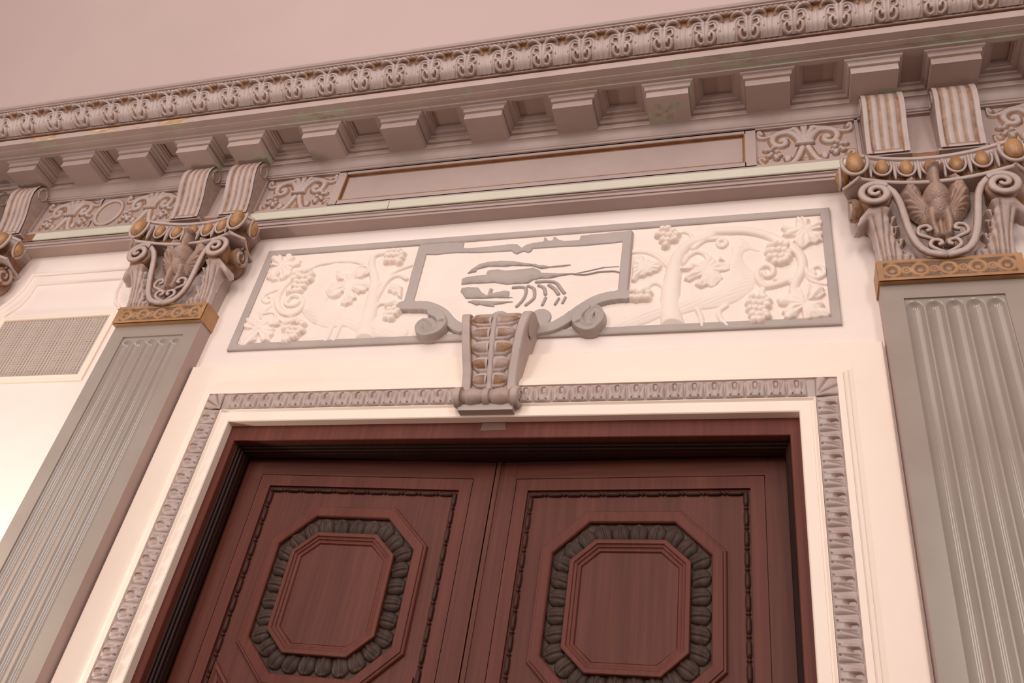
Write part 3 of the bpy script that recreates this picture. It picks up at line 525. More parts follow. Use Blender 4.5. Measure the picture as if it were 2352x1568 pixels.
def acan(U, V):
    u = np.abs(U)/(PA/2); v = V; S = lambda P, w, h, tp=None: stroke(u*.55, v, [(p[0]*.55, p[1]) for p in P], w, h, tp)
    H = np.full(U.shape, .0015); A = np.maximum
    fan = .010*np.clip((u-.42)/.2, 0, 1)*(.72+.28*np.cos((u-1)*2*PI*4.2))*np.clip((.80-v)/.16, 0, 1)
    H = A(H, fan+.001)
    H = A(H, S([(.0, 0), (.02, .35), (.06, .68)], .075, .022, lambda t: .8+.5*t)-.010*np.exp(-(u/.04)**2))
    H = A(H, S([(.07, .10), (.24, .05), (.40, .16), (.38, .34), (.24, .38), (.17, .26)], .045, .017))
    H = A(H, S([(.15, .45), (.33, .44), (.47, .52), (.42, .66), (.25, .64)], .04, .015))
    H = A(H, S([(.08, .66), (.30, .74), (.52, .70), (.64, .56), (.66, .40)], .045, .017))
    H = A(H, S([(.06, .72), (.28, .86), (.52, .90), (.74, .82), (.80, .70)], .05, .018))
    H = A(H, S([(.72, .02), (.64, .3), (.60, .5)], .03, .014))
    saw = .93+.05*np.abs(((u*4) % 1)*2-1)
    H = A(H, .013*np.clip((v-.82)/.06, 0, 1)*np.clip((saw-v)/.02, 0, 1))
    G = np.clip(np.clip((u-.55)/.25, 0, 1)*np.exp(-((v-.80)/.13)**2)*1.2+np.where((H < .006) & (u < .6), .75, 0), 0, 1)
    G = np.maximum(G, .8*np.clip((v-.60)/.1, 0, 1)*np.clip((.95-v)/.1, 0, 1)*np.clip(1-H/.012, 0, 1))
    return H, G
def acmap(U, V, H):
    P = np.stack([A_[i]+(B_-A_)[i]*V+NN[i]*(.013*np.sin(2*PI*V)+H) for i in (0, 1)]); return U, -P[0], P[1]
ac = relief('acanthus_leaf', (-PA/2, PA/2, .02, .98), .0042, lambda U, V: acan(U, V), lambda U, V, H: acmap(U, V, H), 'glaze', cr) if False else None
def grid_relief(name, us, vs, fn, mapf, mat, parent, local=False):
    U, V = np.meshgrid(us, vs); H, G = fn(U, V); X, Y, Z = mapf(U, V, H); nv, nu = U.shape; I = np.arange(nu*nv).reshape(nv, nu)
    Q = np.stack([I[:-1, :-1], I[:-1, 1:], I[1:, 1:], I[1:, :-1]], -1).reshape(-1, 4)
    return mesh(name, np.stack([X.ravel(), Y.ravel(), Z.ravel()], -1), Q, mat, parent, True, G.ravel() if G is not None else None, local)
ac = grid_relief('acanthus_leaf', np.linspace(-PA/2, PA/2, 71), np.linspace(.01, .99, 52), acan, acmap, 'glaze', cr)
n0 = -20
for i in range(n0, 17):
    o = ac if i == n0 else clone(ac)
    o.parent = cr; o.location = ((i+.5)*PA, 0, 0)

# frieze brackets
bp = np.array([(4.945, .128), (4.97, .130), (5.02, .137), (5.08, .150), (5.14, .170), (5.19, .186), (5.24, .194), (5.28, .190), (5.315, .176), (5.338, .155)])
def bcurve(v):      # v in 0..1 along the front
    z = 4.945+v*.393; return np.interp(z, bp[:, 0], bp[:, 1]), z
def make_bracket(x):
    t = thing('frieze_bracket', (x, 0, 4.945)); h = .092
    pr = [(.07, 4.945)]+[(d, z) for z, d in bp]+[(.07, 5.338)]
    fixn(mesh('body', *extr_x(pr, x-h, x+h, True, True), 'glaze', t, glaze=[.35]*(2*len(pr))))
    b = MB(); b.box(x-h-.008, x+h+.008, .07, .128, 4.938, 4.952); b.make('foot', 'glaze', t)
    def fn(U, V):
        u = np.abs(U); fl = .5+.5*np.cos((U/.058)*PI*3.0)
        e = np.clip((u-.062)/.004, 0, 1); v2 = np.minimum(V-.05, .955-V)
        H = .002+.006*np.where((u < .058) & (v2 > 0), fl**.7, 0)+.010*np.clip(np.maximum((u-.068)/.004, np.where(v2 < 0, 1, 0)*.8), 0, 1)
        G = np.where((u < .062) & (v2 > .0), np.clip(.95-fl*1.5, 0, .7), 0); G = np.maximum(G, np.where(np.abs(u-.065) < .004, 1, 0)); G = np.maximum(G, np.where(np.abs(v2) < .012, .9, 0)*(u < .066))
        return H, .95*G
    def mp(U, V, H):
        d, z = bcurve(V); return U+x, -(d+H), z
    grid_relief('fluted_front', np.linspace(-h, h, 62), np.linspace(0, 1, 46), fn, mp, 'glaze', t)
    for s in (-1, 1):
        P = [(x+s*h, -(.145+.032*math.cos(a)), 5.275+.040*math.sin(a)) for a in np.linspace(0, 2*PI, 25)]
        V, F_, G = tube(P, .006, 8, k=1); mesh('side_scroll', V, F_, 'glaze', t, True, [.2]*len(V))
    return t
BR = ((1.73, 'left bracket of the pair above the right capital, fluted with gilt lines'), (2.04, 'right bracket of the pair above the right capital, fluted with gilt lines'),
      (-1.71, 'fluted bracket right of the pair above the left capital'), (-2.03, 'fluted bracket left of the pair above the left capital'),
      (-3.30, 'fluted bracket at the far left edge of the frieze'), (-3.62, 'fluted bracket beyond the far left capital'))
for i, (x, lab) in enumerate(BR):
    t = make_bracket(x) if i == 0 else clone_tree(t0, (x, 0, 4.945))
    if i == 0: t0 = t
    props(t, lab, 'bracket', 'fluted frieze brackets')
# ------------------------------------------------------------------ pilasters with eagle capitals
def bell(z): return .088+.018*np.clip((z-4.29)/.44, 0, 1)**2
PX = 1.88
def pilaster(x):
    t = thing('pilaster', (x, 0, 0))
    hw, zt, dz_ = .265, 4.18, .09
    # shaft front with sunk panel and five flutes, built as a column grid
    pw, zp = .183, 4.105; n = 5; pit = 2*pw/n
    us = [-hw, -pw-.0005, -pw]
    for k in range(n):
        c = -pw+pit*(k+.5); us += list(c+(pit*.46)*np.sin(np.linspace(-PI/2, PI/2, 15)))
    us += [pw, pw+.0005, hw]; us = np.array(us)
    vs = np.r_[np.array([0, .55, .5505]), np.linspace(.62, 3.98, 12), np.linspace(4.0, zp, 22), zp+.0005, zt]
    def fn(U, V):
        inp = (np.abs(U) <= pw+.0001) & (V <= zp+.0001) & (V >= .5501)
        k = np.clip(np.floor((U+pw)/pit), 0, n-1); c = -pw+pit*(k+.5); r = pit*.455; ztop = zp-.012-r
        q = np.where(V > ztop, np.hypot(U-c, V-ztop), np.abs(U-c))/r
        return np.where(inp, -.008-.020*np.clip(1-q*q, 0, None), 0), None
    sh = grid_relief('shaft', us+x, vs, lambda U, V: fn(U-x, V), lambda U, V, H: (U, -(dz_+H), V), 'taupe', t); crisp(sh, 1.15)
    b = MB()
    for s in (-1, 1): b.add([(x+s*hw, 0, 0), (x+s*hw, -dz_, 0), (x+s*hw, -dz_, zt), (x+s*hw, 0, zt)], [(0, 1, 2, 3)])
    b.make('shaft_side', 'mauve', t)
    b = MB(); b.box(x-hw-.03, x+hw+.03, 0, .12, 0, .25); b.make('plinth', 'taupe', t)
    # guilloche necking
    nb = MB(); nb.box(x-.272, x+.272, 0, .112, 4.178, 4.290)
    nk = nb.make('necking_band', 'gold', t, glaze=False)
    def gu(U, V):
        H = np.full(U.shape, .0006); L = .106; cz = 4.234
        bd = np.minimum(.268-np.abs(U), np.minimum(V-4.180, 4.288-V))
        u = ((U+L/2) % L)-L/2; u2 = (U % L)-L/2
        D = np.abs(np.hypot(u, (V-cz)*1.0)-.029); H = np.maximum(H, .009*np.sqrt(np.clip(1-(D/.010)**2, 0, None)))
        D2 = np.abs(np.hypot(u2, V-cz)-.015); H = np.maximum(H, .007*np.sqrt(np.clip(1-(D2/.007)**2, 0, None)))
        H = np.maximum(H, blob(u2, V-cz, (0, 0), .007, .007, .006)); H = np.maximum(H, blob(u, V-cz, (0, 0), .014, .012, .003))
        out = np.abs(U) > .245
        H = np.where((bd < .014) | out, .009, H); G = np.where((H < .002), 1., 0.)
        return H, G
    relief('guilloche', (x-.271, x+.271, 4.179, 4.289), .0034, lambda U, V: gu(U-x, V), flat(.1115), 'gold', nk)
    # capital
    cap = thing('capital', (x, 0, 4.29), parent=t)
    V = []; zs = np.linspace(4.288, 4.86, 9)
    for z in zs:
        w = .250+.012*((z-4.29)/.5); d = float(bell(z)); V += [(x-w, 0, z), (x-w, -d, z), (x+w, -d, z), (x+w, 0, z)]
    mesh('bell', V, [(j*4+i, j*4+i+1, j*4+5+i, j*4+4+i) for j in range(8) for i in range(3)], 'glaze', cap, glaze=[.12]*len(V))
    plan = [(-.325, 0), (-.338, .08), (-.368, .160), (-.303, .228), (-.16, .190), (0, .176), (.16, .190), (.303, .228), (.368, .160), (.338, .08), (.325, 0)]
    def plan_at(o):
        P = cat_rom(plan[:3], 5).tolist()+cat_rom(plan[3:8], 6).tolist()+cat_rom(plan[8:], 5).tolist()
        return offset_poly(P, o, False)
    V = []; G = []; prof = [(-.002, 4.678), (.002, 4.682), (.002, 4.692), (-.006, 4.695), (-.006, 4.702), (-.034, 4.706), (-.034, 4.76), (-.016, 4.838), (-.006, 4.843), (-.006, 4.8585), (-.05, 4.859)]
    for o, z in prof:
        P = plan_at(o); m = len(P); V += [(x+p[0], -max(p[1], 0), z) for p in P]; G += [.95 if 4.703 < z < 4.80 else .05]*m
    ab = mesh('abacus', V, [(j*m+i, j*m+i+1, (j+1)*m+i+1, (j+1)*m+i) for j in range(len(prof)-1) for i in range(m-1)]+[tuple(range(m))], 'glaze', cap, glaze=G)
    eggs = [(-.315, .222, 1.35), (-.20, .183, 1), (-.10, .168, 1), (0, .164, 1), (.10, .168, 1), (.20, .183, 1), (.315, .222, 1.35), (-.362, .142, 1.15), (.362, .142, 1.15)]
    for ex, ed, s in eggs:
        V, F_ = ellipsoid((x+ex, -ed-.004, 4.787), (.0275*s, .027*s, .045*s), 16, 12); mesh('egg', V, F_, 'gilt', ab, True)
        side = abs(ex) > .35; P = []
        for a in np.linspace(-PI*.12, PI*1.12, 11):
            c_, s_ = .040*s*math.cos(a), -.062*s*math.sin(a)
            P.append((x+ex, -ed-.004-c_, 4.797+s_) if False else ((x+ex+(c_ if not side else .012*np.sign(ex)), -ed-(.006 if not side else -c_*.8), 4.797+s_)))
        V, F_, G = tube(P, .0062*s, 7, k=2); mesh('egg_shell', V, F_, 'glaze', ab, True, np.array(G)*.5)
    for dx_ in (-.15, -.05, .05, .15, -.252, .252):
        d0 = float(np.interp(abs(dx_), (0, .16, .303), (.166, .182, .216)))
        V, F_ = ellipsoid((x+dx_, -d0, 4.772), (.008, .013, .062), 8, 8); mesh('dart', V, F_, 'glaze', ab, True, [.05]*len(V))
    for s in (-1, 1):
        P = [(x+s*.30, -.232, 4.690), (x+s*.335, -.200, 4.684), (x+s*.366, -.164, 4.690)]
        V, F_, G = tube(P, .010, 8); mesh('corner_clasp', V, F_, 'glaze', ab, True, np.array(G)*.4)
    # volutes: spiral, stem sweeping down to the middle, and the roll behind
    for s in (-1, 1):
        P = []
        for a in np.linspace(0, 2*PI*1.85, 40):
            r = .010+.0585*(a/(2*PI*1.85)); an = -PI*.42+a+PI*.5-2*PI*1.85*1.0+PI*.28
            P.append((-.243+r*math.cos(-an), .214-.012*(r/.06), 4.600+r*math.sin(-an)))
        st = [(-.205, .196, 4.660), (-.172, .186, 4.626), (-.152, .176, 4.571), (-.141, .165, 4.500), (-.129, .152, 4.425), (-.107, .142, 4.352), (-.068, .136, 4.305), (-.0, .132, 4.290)]
        # spiral sampled from the eye outwards, ending on top where the stem starts
        spir = []
        for k in range(40):
            q = k/39; ang = math.radians(52)+(1-q)*2*PI*1.8; r = .008+.062*q
            spir.append((-.243+r*math.cos(ang), .222-.02*q, 4.602+r*math.sin(ang)))
        P = [(x-s*px, -d, z) for px, d, z in spir+st] if s > 0 else [(x+px, -d, z) for px, d, z in spir+st]
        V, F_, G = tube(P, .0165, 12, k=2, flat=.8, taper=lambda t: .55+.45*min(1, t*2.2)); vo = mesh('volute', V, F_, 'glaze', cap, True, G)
        V, F_ = [], []
        pr = [(0, .0), (.005, .058), (.02, .064), (.05, .050), (.085, .046), (.12, .052), (.17, .064), (.195, .060), (.2, 0)]
        n = 22
        for d, r in pr:
            for k in range(n):
                a = 2*PI*k/n; rr = r*(1+.035*math.cos(a*8)); V.append((x+(-.243 if s < 0 else .243)+rr*math.cos(a), -d, 4.602+rr*math.sin(a)))
        F_ = [(j*n+k, j*n+(k+1) % n, (j+1)*n+(k+1) % n, (j+1)*n+k) for j in range(len(pr)-1) for k in range(n)]
        mesh('volute_roll', V, F_, 'glaze', vo, True, [.95 if .02 < d < .19 else .8 for d, r in pr for k in range(n)])
        # the twin volute on the return of the capital
        sp = []
        for k in range(36):
            q = k/35; ang = math.radians(70)+(1-q)*2*PI*1.6; r = .006+.050*q
            sp.append((x+s*.338, -(.105+r*math.cos(ang)), 4.612+r*math.sin(ang)))
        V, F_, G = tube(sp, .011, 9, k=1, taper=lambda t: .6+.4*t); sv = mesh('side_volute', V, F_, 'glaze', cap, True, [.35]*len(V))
        pr = [(.24, .0), (.245, .050), (.27, .048), (.30, .046), (.325, .055), (.335, .050), (.336, 0)]
        V, F_ = lathe_x([(x+s*a, r) for a, r in pr], (.105, 4.612), 20); mesh('side_volute_roll', V, F_, 'glaze', sv, True, [.9]*len(V))
        # acanthus leaf at the lower corner
        O = [(-.225, 4.289), (-.262, 4.289), (-.264, 4.36), (-.268, 4.44), (-.285, 4.49), (-.318, 4.462), (-.338, 4.468), (-.322, 4.505), (-.285, 4.545), (-.24, 4.556), (-.205, 4.548), (-.183, 4.537), (-.20, 4.507), (-.160, 4.510), (-.186, 4.468), (-.152, 4.468), (-.180, 4.418), (-.137, 4.410), (-.162, 4.366), (-.110, 4.338), (-.105, 4.289)]
        O = [((p[0] if s < 0 else -p[0]), p[1]) for p in O]
        ribs = [[(-.235, 4.29), (-.246, 4.40), (-.262, 4.50)], [(-.222, 4.29), (-.226, 4.40), (-.225, 4.53)], [(-.20, 4.29), (-.206, 4.40), (-.195, 4.50)], [(-.19, 4.29), (-.185, 4.38), (-.170, 4.455)], [(-.165, 4.29), (-.158, 4.34), (-.148, 4.40)], [(-.14, 4.29), (-.13, 4.32)]]
        holes = [(-.197, 4.49, .004, .010), (-.183, 4.447, .004, .012), (-.170, 4.398, .004, .012), (-.150, 4.345, .005, .011)]
        def lf(U, V):
            U = U-x; D = poly_d(U, V, O); ext = .012+.085*np.clip((V-4.30)/.25, 0, 1)**1.7
            H = edge(D, .006)*(ext+.014*edge(D, .035)); G = np.clip((V-4.50)/.06, 0, 1)*.7+.12
            for r in ribs:
                d, _ = seg_d(U, V, [((p[0] if s < 0 else -p[0]), p[1]) for p in r]); H = H-.007*np.exp(-(d/.0042)**2); G = np.maximum(G, .9*np.exp(-(d/.004)**2))
            for hx, hz, rx, rz in holes:
                q = ((U-(hx if s < 0 else -hx))/rx)**2+((V-hz)/rz)**2; H = H-.03*np.exp(-q**2); G = np.maximum(G, np.exp(-q**2))
            return np.where(D > -.004, np.where(D > 0, np.maximum(H, .001), D), -.01), np.clip(G, 0, 1)
        relief('acanthus_corner_leaf', bbox([(p[0]+x, p[1]) for p in O], .008), .0035, lf, lambda U, V, H: (U, -(bell(V)+H), V), 'glaze', cap)
    # scrolls under the eagle
    for s in (-1, 1):
        for pts, r in (([(.02, .122, 4.375), (.06, .14, 4.385), (.094, .142, 4.405), (.088, .142, 4.442), (.058, .145, 4.448), (.046, .147, 4.425), (.064, .147, 4.417)], .0095),
                       ([(.0, .125, 4.306), (.035, .138, 4.316), (.058, .14, 4.340), (.045, .142, 4.366), (.018, .142, 4.362), (.014, .143, 4.344), (.028, .143, 4.338)], .0095)):
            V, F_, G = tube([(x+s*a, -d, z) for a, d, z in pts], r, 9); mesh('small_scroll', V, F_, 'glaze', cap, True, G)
    # eagle
    def eb(V): return .095+.045*np.clip((V-4.36)/.40, 0, 1)
    wing = [(-.052, 4.690), (-.058, 4.730), (-.080, 4.752), (-.106, 4.742), (-.130, 4.695), (-.138, 4.640), (-.130, 4.585), (-.108, 4.535), (-.074, 4.490), (-.040, 4.470), (-.02, 4.56), (-.050, 4.62)]
    def ef(U, V):
        U = U-x; H = np.full(U.shape, -.05); G = np.full(U.shape, .55)
        for s in (-1, 1):
            W = [(s*p[0], p[1]) for p in wing]; D = poly_d(U, V, W); u = np.abs(U)
            r = np.hypot(u-.02, (V-4.50)*.9); a = np.arctan2(u-.02, V-4.50)                # feathers fan up from the tail
            f = np.cos(a*2*PI/.16); lo = np.clip((4.66-V)/.025, 0, 1)
            sc = np.cos((r)*2*PI/.024)*np.cos(a*2*PI/.20)
            h = .050*edge(D, .028)**.6*(.75+.25*np.clip((u-.03)/.08, 0, 1))+np.where(D > .003, .0045*f*lo+.0035*sc*(1-lo), 0)
            h = np.where(D > 0, np.maximum(h, .001), D)
            G = np.maximum(G, np.where(D > 0, np.clip(-f*lo-sc*(1-lo), 0, 1)*.95, 0)); H = np.maximum(H, h)
        B = lambda c, rx, rz, h: blob(U, V, c, rx, rz, h)
        bd = np.maximum(B((0, 4.605), .056, .078, .092), B((0, 4.555), .044, .075, .078))
        tx = np.cos(U*2*PI/.020+PI*(np.floor((V-4.4)/.012) % 2))*np.cos((V-4.4)*2*PI/.024)
        bd = bd+np.where(bd > .01, .0025*tx, 0); G = np.where(bd > H, .5+.3*np.clip(-tx, 0, 1), G); H = np.maximum(H, bd)
        H = np.maximum(H, stroke(U, V, [(0, 4.65), (.0, 4.70), (.002, 4.742)], .027, .072)); H = np.maximum(H, B((.002, 4.755), .034, .022, .092)); H = np.maximum(H, B((.032, 4.750), .016, .009, .088))
        for s in (-1, 1):
            H = np.maximum(H, stroke(U, V, [(s*.028, 4.53), (s*.032, 4.46), (s*.022, 4.40)], .024, .058, lambda t: 1-.45*t))
            for k in (-1, 0, 1): H = np.maximum(H, stroke(U, V, [(s*.022, 4.405), (s*.022+k*.013, 4.375)], .007, .03))
        H = np.maximum(H, stroke(U, V, [(0, 4.48), (0, 4.42)], .014, .03))
        G = np.maximum(G, np.clip((V-4.735)/.02, 0, 1)*.8*(H > .05))
        return H, G
    relief('eagle', (x-.142, x+.142, 4.362, 4.785), .0034, ef, lambda U, V, H: (U, -(eb(V)+H), V), 'glaze', cap, label='eagle with raised wings on the capital')
    return t
p0 = pilaster(PX); props(p0, 'fluted pilaster with eagle capital at the right of the doors', 'pilaster', 'fluted pilasters with eagle capitals')
props(clone_tree(p0, (-1.88, 0, 0)), 'fluted pilaster with eagle capital between the vent and the doors', 'pilaster', 'fluted pilasters with eagle capitals')
props(clone_tree(p0, (-3.48, 0, 0)), 'pilaster at the far left edge, only its capital corner in view', 'pilaster', 'fluted pilasters with eagle capitals')
# ------------------------------------------------------------------ relief panel over the doors
rp = thing('relief_panel', (0, 0, 4.05), 'cream plaster relief panel with birds, vines and a grey crayfish above the doors', 'relief panel')
GD = .006
b = MB(); b.box(-1.46, 1.46, .0005, GD, 4.05, 4.745); b.make('ground', 'relief', rp)
R = [(-1.463, 4.048), (1.463, 4.048), (1.463, 4.746), (-1.463, 4.746)]
fixn(mesh('border', *frame(R, [(0, 0), (0, .013), (.006, .016), (.036, .016), (.042, .012), (.042, .004)]), 'grey', rp))
def leaf_rel(P, H0=.026):
    P = np.array(P); c = P.mean(0)
    def fn(U, V):
        D = poly_d(U, V, P); a = np.arctan2(V-c[1], U-c[0]); r = np.hypot(U-c[0], V-c[1])
        H = edge(D, .005)*(H0*.62+H0*.42*edge(D, .03)+.0028*np.cos(a*13)*np.clip(r/.05, 0, 1)-.004*np.exp(-(r/.012)**2))
        return np.where(D > 0, np.maximum(H, .0005), D)
    return bbox(P), fn
LN = dict(leafA='vine leaf in the upper left corner', leafB='vine leaf in the lower left corner', leafC='large vine leaf over the left bird', leafD='small leaf beside the cartouche',
          leafE='vine leaf in the upper right corner', leafF='vine leaf in the lower right corner', leafG='large vine leaf over the right bird', leafH='leaf right of the cartouche')
for k, lab in LN.items():
    bx, fn = leaf_rel(TR[k]); relief('vine_leaf', bx, .0034, fn, flat(GD-.001), 'relief', rp)
for k in 'ABCDEFGH':
    P = TR['gr'+k]
    def fn(U, V):
        H = np.full(U.shape, -.05)
        for p in P: H = np.maximum(H, blob(U, V, p, .0205, .0205, .033))
        return H
    relief('grape_cluster', bbox(P, .03), .0034, fn, flat(GD-.001), 'relief', rp)
def bird_rel(P, legs, tail, eye, dirn):
    P = np.array(P)
    def fn(U, V):
        D = poly_d(U, V, P); H = .017*np.sqrt(np.clip(D/.055, 0, 1))
        g = np.sin((V+dirn*.45*U)*2*PI/.019); H = H+np.where(D > .01, .0008*g*np.clip((D-.01)/.02, 0, 1), 0)
        H = H+.0035*np.exp(-((np.hypot(U-eye[0], V-eye[1])-.009)/.003)**2)*(D > 0)
        for L in legs: H = np.maximum(H, stroke(U, V, L, .013, .012))
        return np.where(D > 0, np.maximum(H, .0005), H if legs else D)
    return fn
bb = bbox(TR['birdL']+TR['legL1']+TR['legL2']); relief('bird', bb, .0038, bird_rel(TR['birdL'], [TR['legL1'], TR['legL2']], None, (-1.012, 4.588), 1), flat(GD-.001), 'relief', rp)
bb = bbox(TR['birdR']+TR['legR1']+TR['legR2']); relief('bird', bb, .0038, bird_rel(TR['birdR'], [TR['legR1'], TR['legR2']], None, TR['birdR'][2], -1), flat(GD-.001), 'relief', rp)
W = dict(s_trunkL=(.050, .024, .35), s_trunkL2=(.030, .018, .5), s_trunkR=(.052, .026, .35), s_trunkR2=(.030, .020, .35), s_arc=(.017, .012, .3), s_vineA=(.019, .018, .25), s_ringA=(.011, .016, 0), s_curlB=(.011, .012, .2),
         s_stemB=(.008, .008, .2), s_curlC=(.010, .010, .2), s_brL1=(.019, .016, .4), s_brL2=(.017, .015, .4), s_brL3=(.015, .012, .3), s_curlC2=(.011, .020, .2), s_spirR=(.019, .020, .3), s_spirR2=(.013, .014, .2),
         s_curlR=(.015, .016, .3), s_curlR2=(.012, .010, .4), s_curlR3=(.016, .014, .3), s_curlR4=(.015, .014, .3), s_curlR5=(.012, .012, .2), s_curlR6=(.016, .012, .2), s_curlR7=(.014, .012, .2), s_vineG=(.016, .013, .2))
def vines(keys):
    allp = [p for k in keys for p in TR[k]]
    def fn(U, V):
        H = np.full(U.shape, -.05)
        for k in keys:
            w, h, tp = W[k]; H = np.maximum(H, stroke(U, V, TR[k], w, h, lambda t: 1-tp*t))
        return np.minimum(H, .9*(V-4.079))
    return bbox(allp, .055), fn
LT = ['s_trunkL', 's_trunkL2', 's_brL1', 's_brL2', 's_brL3', 's_arc']; RT = ['s_trunkR', 's_trunkR2', 's_curlR5', 's_curlR6', 's_curlR7', 's_curlR3', 's_curlR4']
for nm, ks in (('vine_trunk', LT), ('vine_trunk', RT), ('vine_tendril', ['s_vineA', 's_ringA', 's_curlB', 's_stemB', 's_curlC']), ('vine_tendril', ['s_curlC2']), ('vine_tendril', ['s_spirR', 's_spirR2', 's_curlR', 's_curlR2', 's_vineG'])):
    bx, fn = vines(ks); bx = (max(bx[0], -1.42), min(bx[1], 1.42), max(bx[2], 4.075), min(bx[3], 4.705)); relief(nm, bx, .0036, fn, flat(GD-.001), 'relief', rp)
# cartouche with the crayfish
P = TR['cart_out']
ct = relief('cartouche', bbox(P), .0042, lambda U, V: np.where(poly_d(U, V, P) > 0, .001+.017*edge(poly_d(U, V, P), .004)+.0004*np.sin(V*2*PI/.026+2*np.sin(U*9)), -.01), flat(GD-.001), 'relief', rp)
def bandfn(polys, lines, w=.034):
    def fn(U, V):
        H = np.full(U.shape, -.05)
        for k in polys: D = poly_d(U, V, TR[k]); H = np.maximum(H, np.where(D > 0, .0245*edge(D, .004), -.01))
        for c, r in (((-.035, 4.150), .055), ((.165, 4.150), .055)): D = r-np.hypot(U-c[0], V-c[1]); H = np.maximum(H, np.where(D > 0, .027*edge(D, .004), -.01))
        for k in lines: d, t = seg_d(U, V, cat_rom(TR[k], 5)); D = w-d; H = np.maximum(H, np.where(D > 0, .027*edge(D, .004), -.01))
        return H
    return fn
ks = ['cart_leftband', 'cart_topband', 'cart_rightband']; ls = ['cart_low_l', 'cart_low_r']
relief('cartouche_band', bbox([p for k in ks+ls for p in TR[k]], .04), .0036, bandfn(ks, ls, .031), flat(GD-.0005), 'grey', ct)
for k in ('scr_l', 'scr_r'):
    def fn(U, V):
        Q = cat_rom(TR[k], 6); d, t = seg_d(U, V, Q); w = .030*(1-.25*t); h = .040+.022*(1-np.abs(2*t-1))
        H = np.where(d < w, h*edge(w-d, .006)-.012*(1-np.clip(d/w, 0, 1))*(t > .25), -.01)
        c = np.mean(Q[-12:], 0); q = np.hypot(U-c[0], V-c[1]); fill = np.where(q < .055, .028, -.01)
        return np.maximum(H, fill)
    relief('cartouche_scroll', bbox(TR[k], .04), .0033, fn, flat(GD-.001), 'grey', ct)
def cray(U, V):
    H = np.full(U.shape, -.05)
    for k in ('cf_dorsal', 'cf_body', 'cf_tail', 'cf_fan'):
        D = poly_d(U, V, TR[k]); h = .0185+.016*np.sqrt(np.clip(D/.03, 0, 1)); h = h+.0012*np.sin(U*2*PI/.06)*(D > .006); H = np.maximum(H, np.where(D > 0, h*edge(D, .003), -.01))
    for k, w in (('cl1', .012), ('cl2', .012), ('cl3', .0125), ('cl3b', .0115), ('cl4', .0135), ('cl4b', .0105), ('cl5', .013), ('cl5b', .010), ('ant', .0052)):
        H = np.maximum(H, stroke(U, V, TR[k], w, .028, k=4))
    return H
cp = [p for k in ('cf_dorsal', 'cf_body', 'cf_tail', 'cf_fan', 'cl1', 'cl5', 'cl5b', 'cl4b') for p in TR[k]]
relief('crayfish', bbox(cp, .015), .0026, cray, flat(GD-.001), 'grey', ct, label='grey painted crayfish in relief')

# ------------------------------------------------------------------ plaster door frame
df = thing('door_frame', (0, 0, 0), 'cream plaster door frame with a carved mauve leaf moulding', 'door frame')
def fpath(X=XO, Z=ZT): return [(X, 0), (X, Z), (-X, Z), (-X, 0)]    # travelling so that the outside is on the right
def oframe(prof): return frame(fpath(), [(-o, d) for o, d in prof], False)
fixn(mesh('inner_board', *oframe([(0, -.06), (0, .030), (.004, .034), (.044, .034), (.046, .030), (.052, .031), (.060, .040), (.063, .040), (.063, .02)]), 'cream_warm', df))
fixn(mesh('moulding_ground', *oframe([(.060, .026), (.064, .036), (.147, .044), (.150, .046)]), 'glaze', df))
fixn(mesh('outer_board', *oframe([(.146, .02), (.147, .053), (.170, .053), (.172, .047), (.178, .044), (.190, .042), (.192, .034), (.212, .030), (.33, .030), (.335, .026), (.335, 0)]), 'cream_warm', df))
EP = .0789; EW = .082
def eggf(U, V):
    u = U/(EP/2); v = V/EW; a = np.abs(u)
    H = .004+.012*np.sqrt(np.clip(1-(a/.98)**2, 0, None))*np.sin(PI*np.clip(.12+v*.80, 0, 1))**.7
    d, _ = seg_d(u*.5, v, [(0, .44), (0, .80)]); up_ = np.clip((v-.30)/.45, 0, 1); H = H-.020*np.exp(-(d/.095)**4)*up_
    d2, _ = seg_d(u*.5, v, [(.16, .06), (.14, .40), (.15, .80)]); d3, _ = seg_d(u*.5, v, [(-.16, .06), (-.14, .40), (-.15, .80)])
    H = H+.0045*np.exp(-(np.minimum(d2, d3)/.035)**2)
    d5, _ = seg_d(np.abs(u)*.5, v, [(.26, .30), (.38, .85)]); H = H-.004*np.exp(-(d5/.03)**2)
    d4 = np.hypot((a*.5-.20)*1.3, (v-.11)*1.0); H = H-.010*np.exp(-(d4/.055)**4)
    dd = np.abs(a-1); H = H-.006*np.exp(-(dd/.12)**2)*(v < .9)
    H = np.clip(H*np.clip((1-v)/.06, 0, 1)*np.clip(v/.05, 0, 1), -.004, None)
    G = np.clip(.95*np.exp(-(d/.10)**4)*up_+.8*np.exp(-(d4/.06)**4)+.40*np.clip(1-np.abs(a-.45)/.25, 0, 1)*np.clip((v-.3)/.2, 0, 1)*np.clip((.9-v)/.2, 0, 1), 0, 1)
    return H, G
eg = grid_relief('leaf_motif', np.linspace(-EP/2, EP/2, 27), np.linspace(0, EW, 31), eggf, lambda U, V, H: (U, -H, V), 'glaze', df, True)
first = True
def put_egg(loc, ry):
    global first
    o = eg if first else clone(eg); first = False
    o.parent = df; o.location = loc; o.rotation_euler = (0, ry, 0)
tilt = .0395
NT = 33
for i in range(NT): put_egg(((i-(NT-1)/2)*EP*(1.325/1.302)*.985, -tilt, ZT+.0645), 0)
for i in range(27):
    z = ZT+.0645-.045-i*EP
    put_egg((-XO-.0645, -tilt, z), -PI/2); put_egg((XO+.0645, -tilt, z), PI/2)
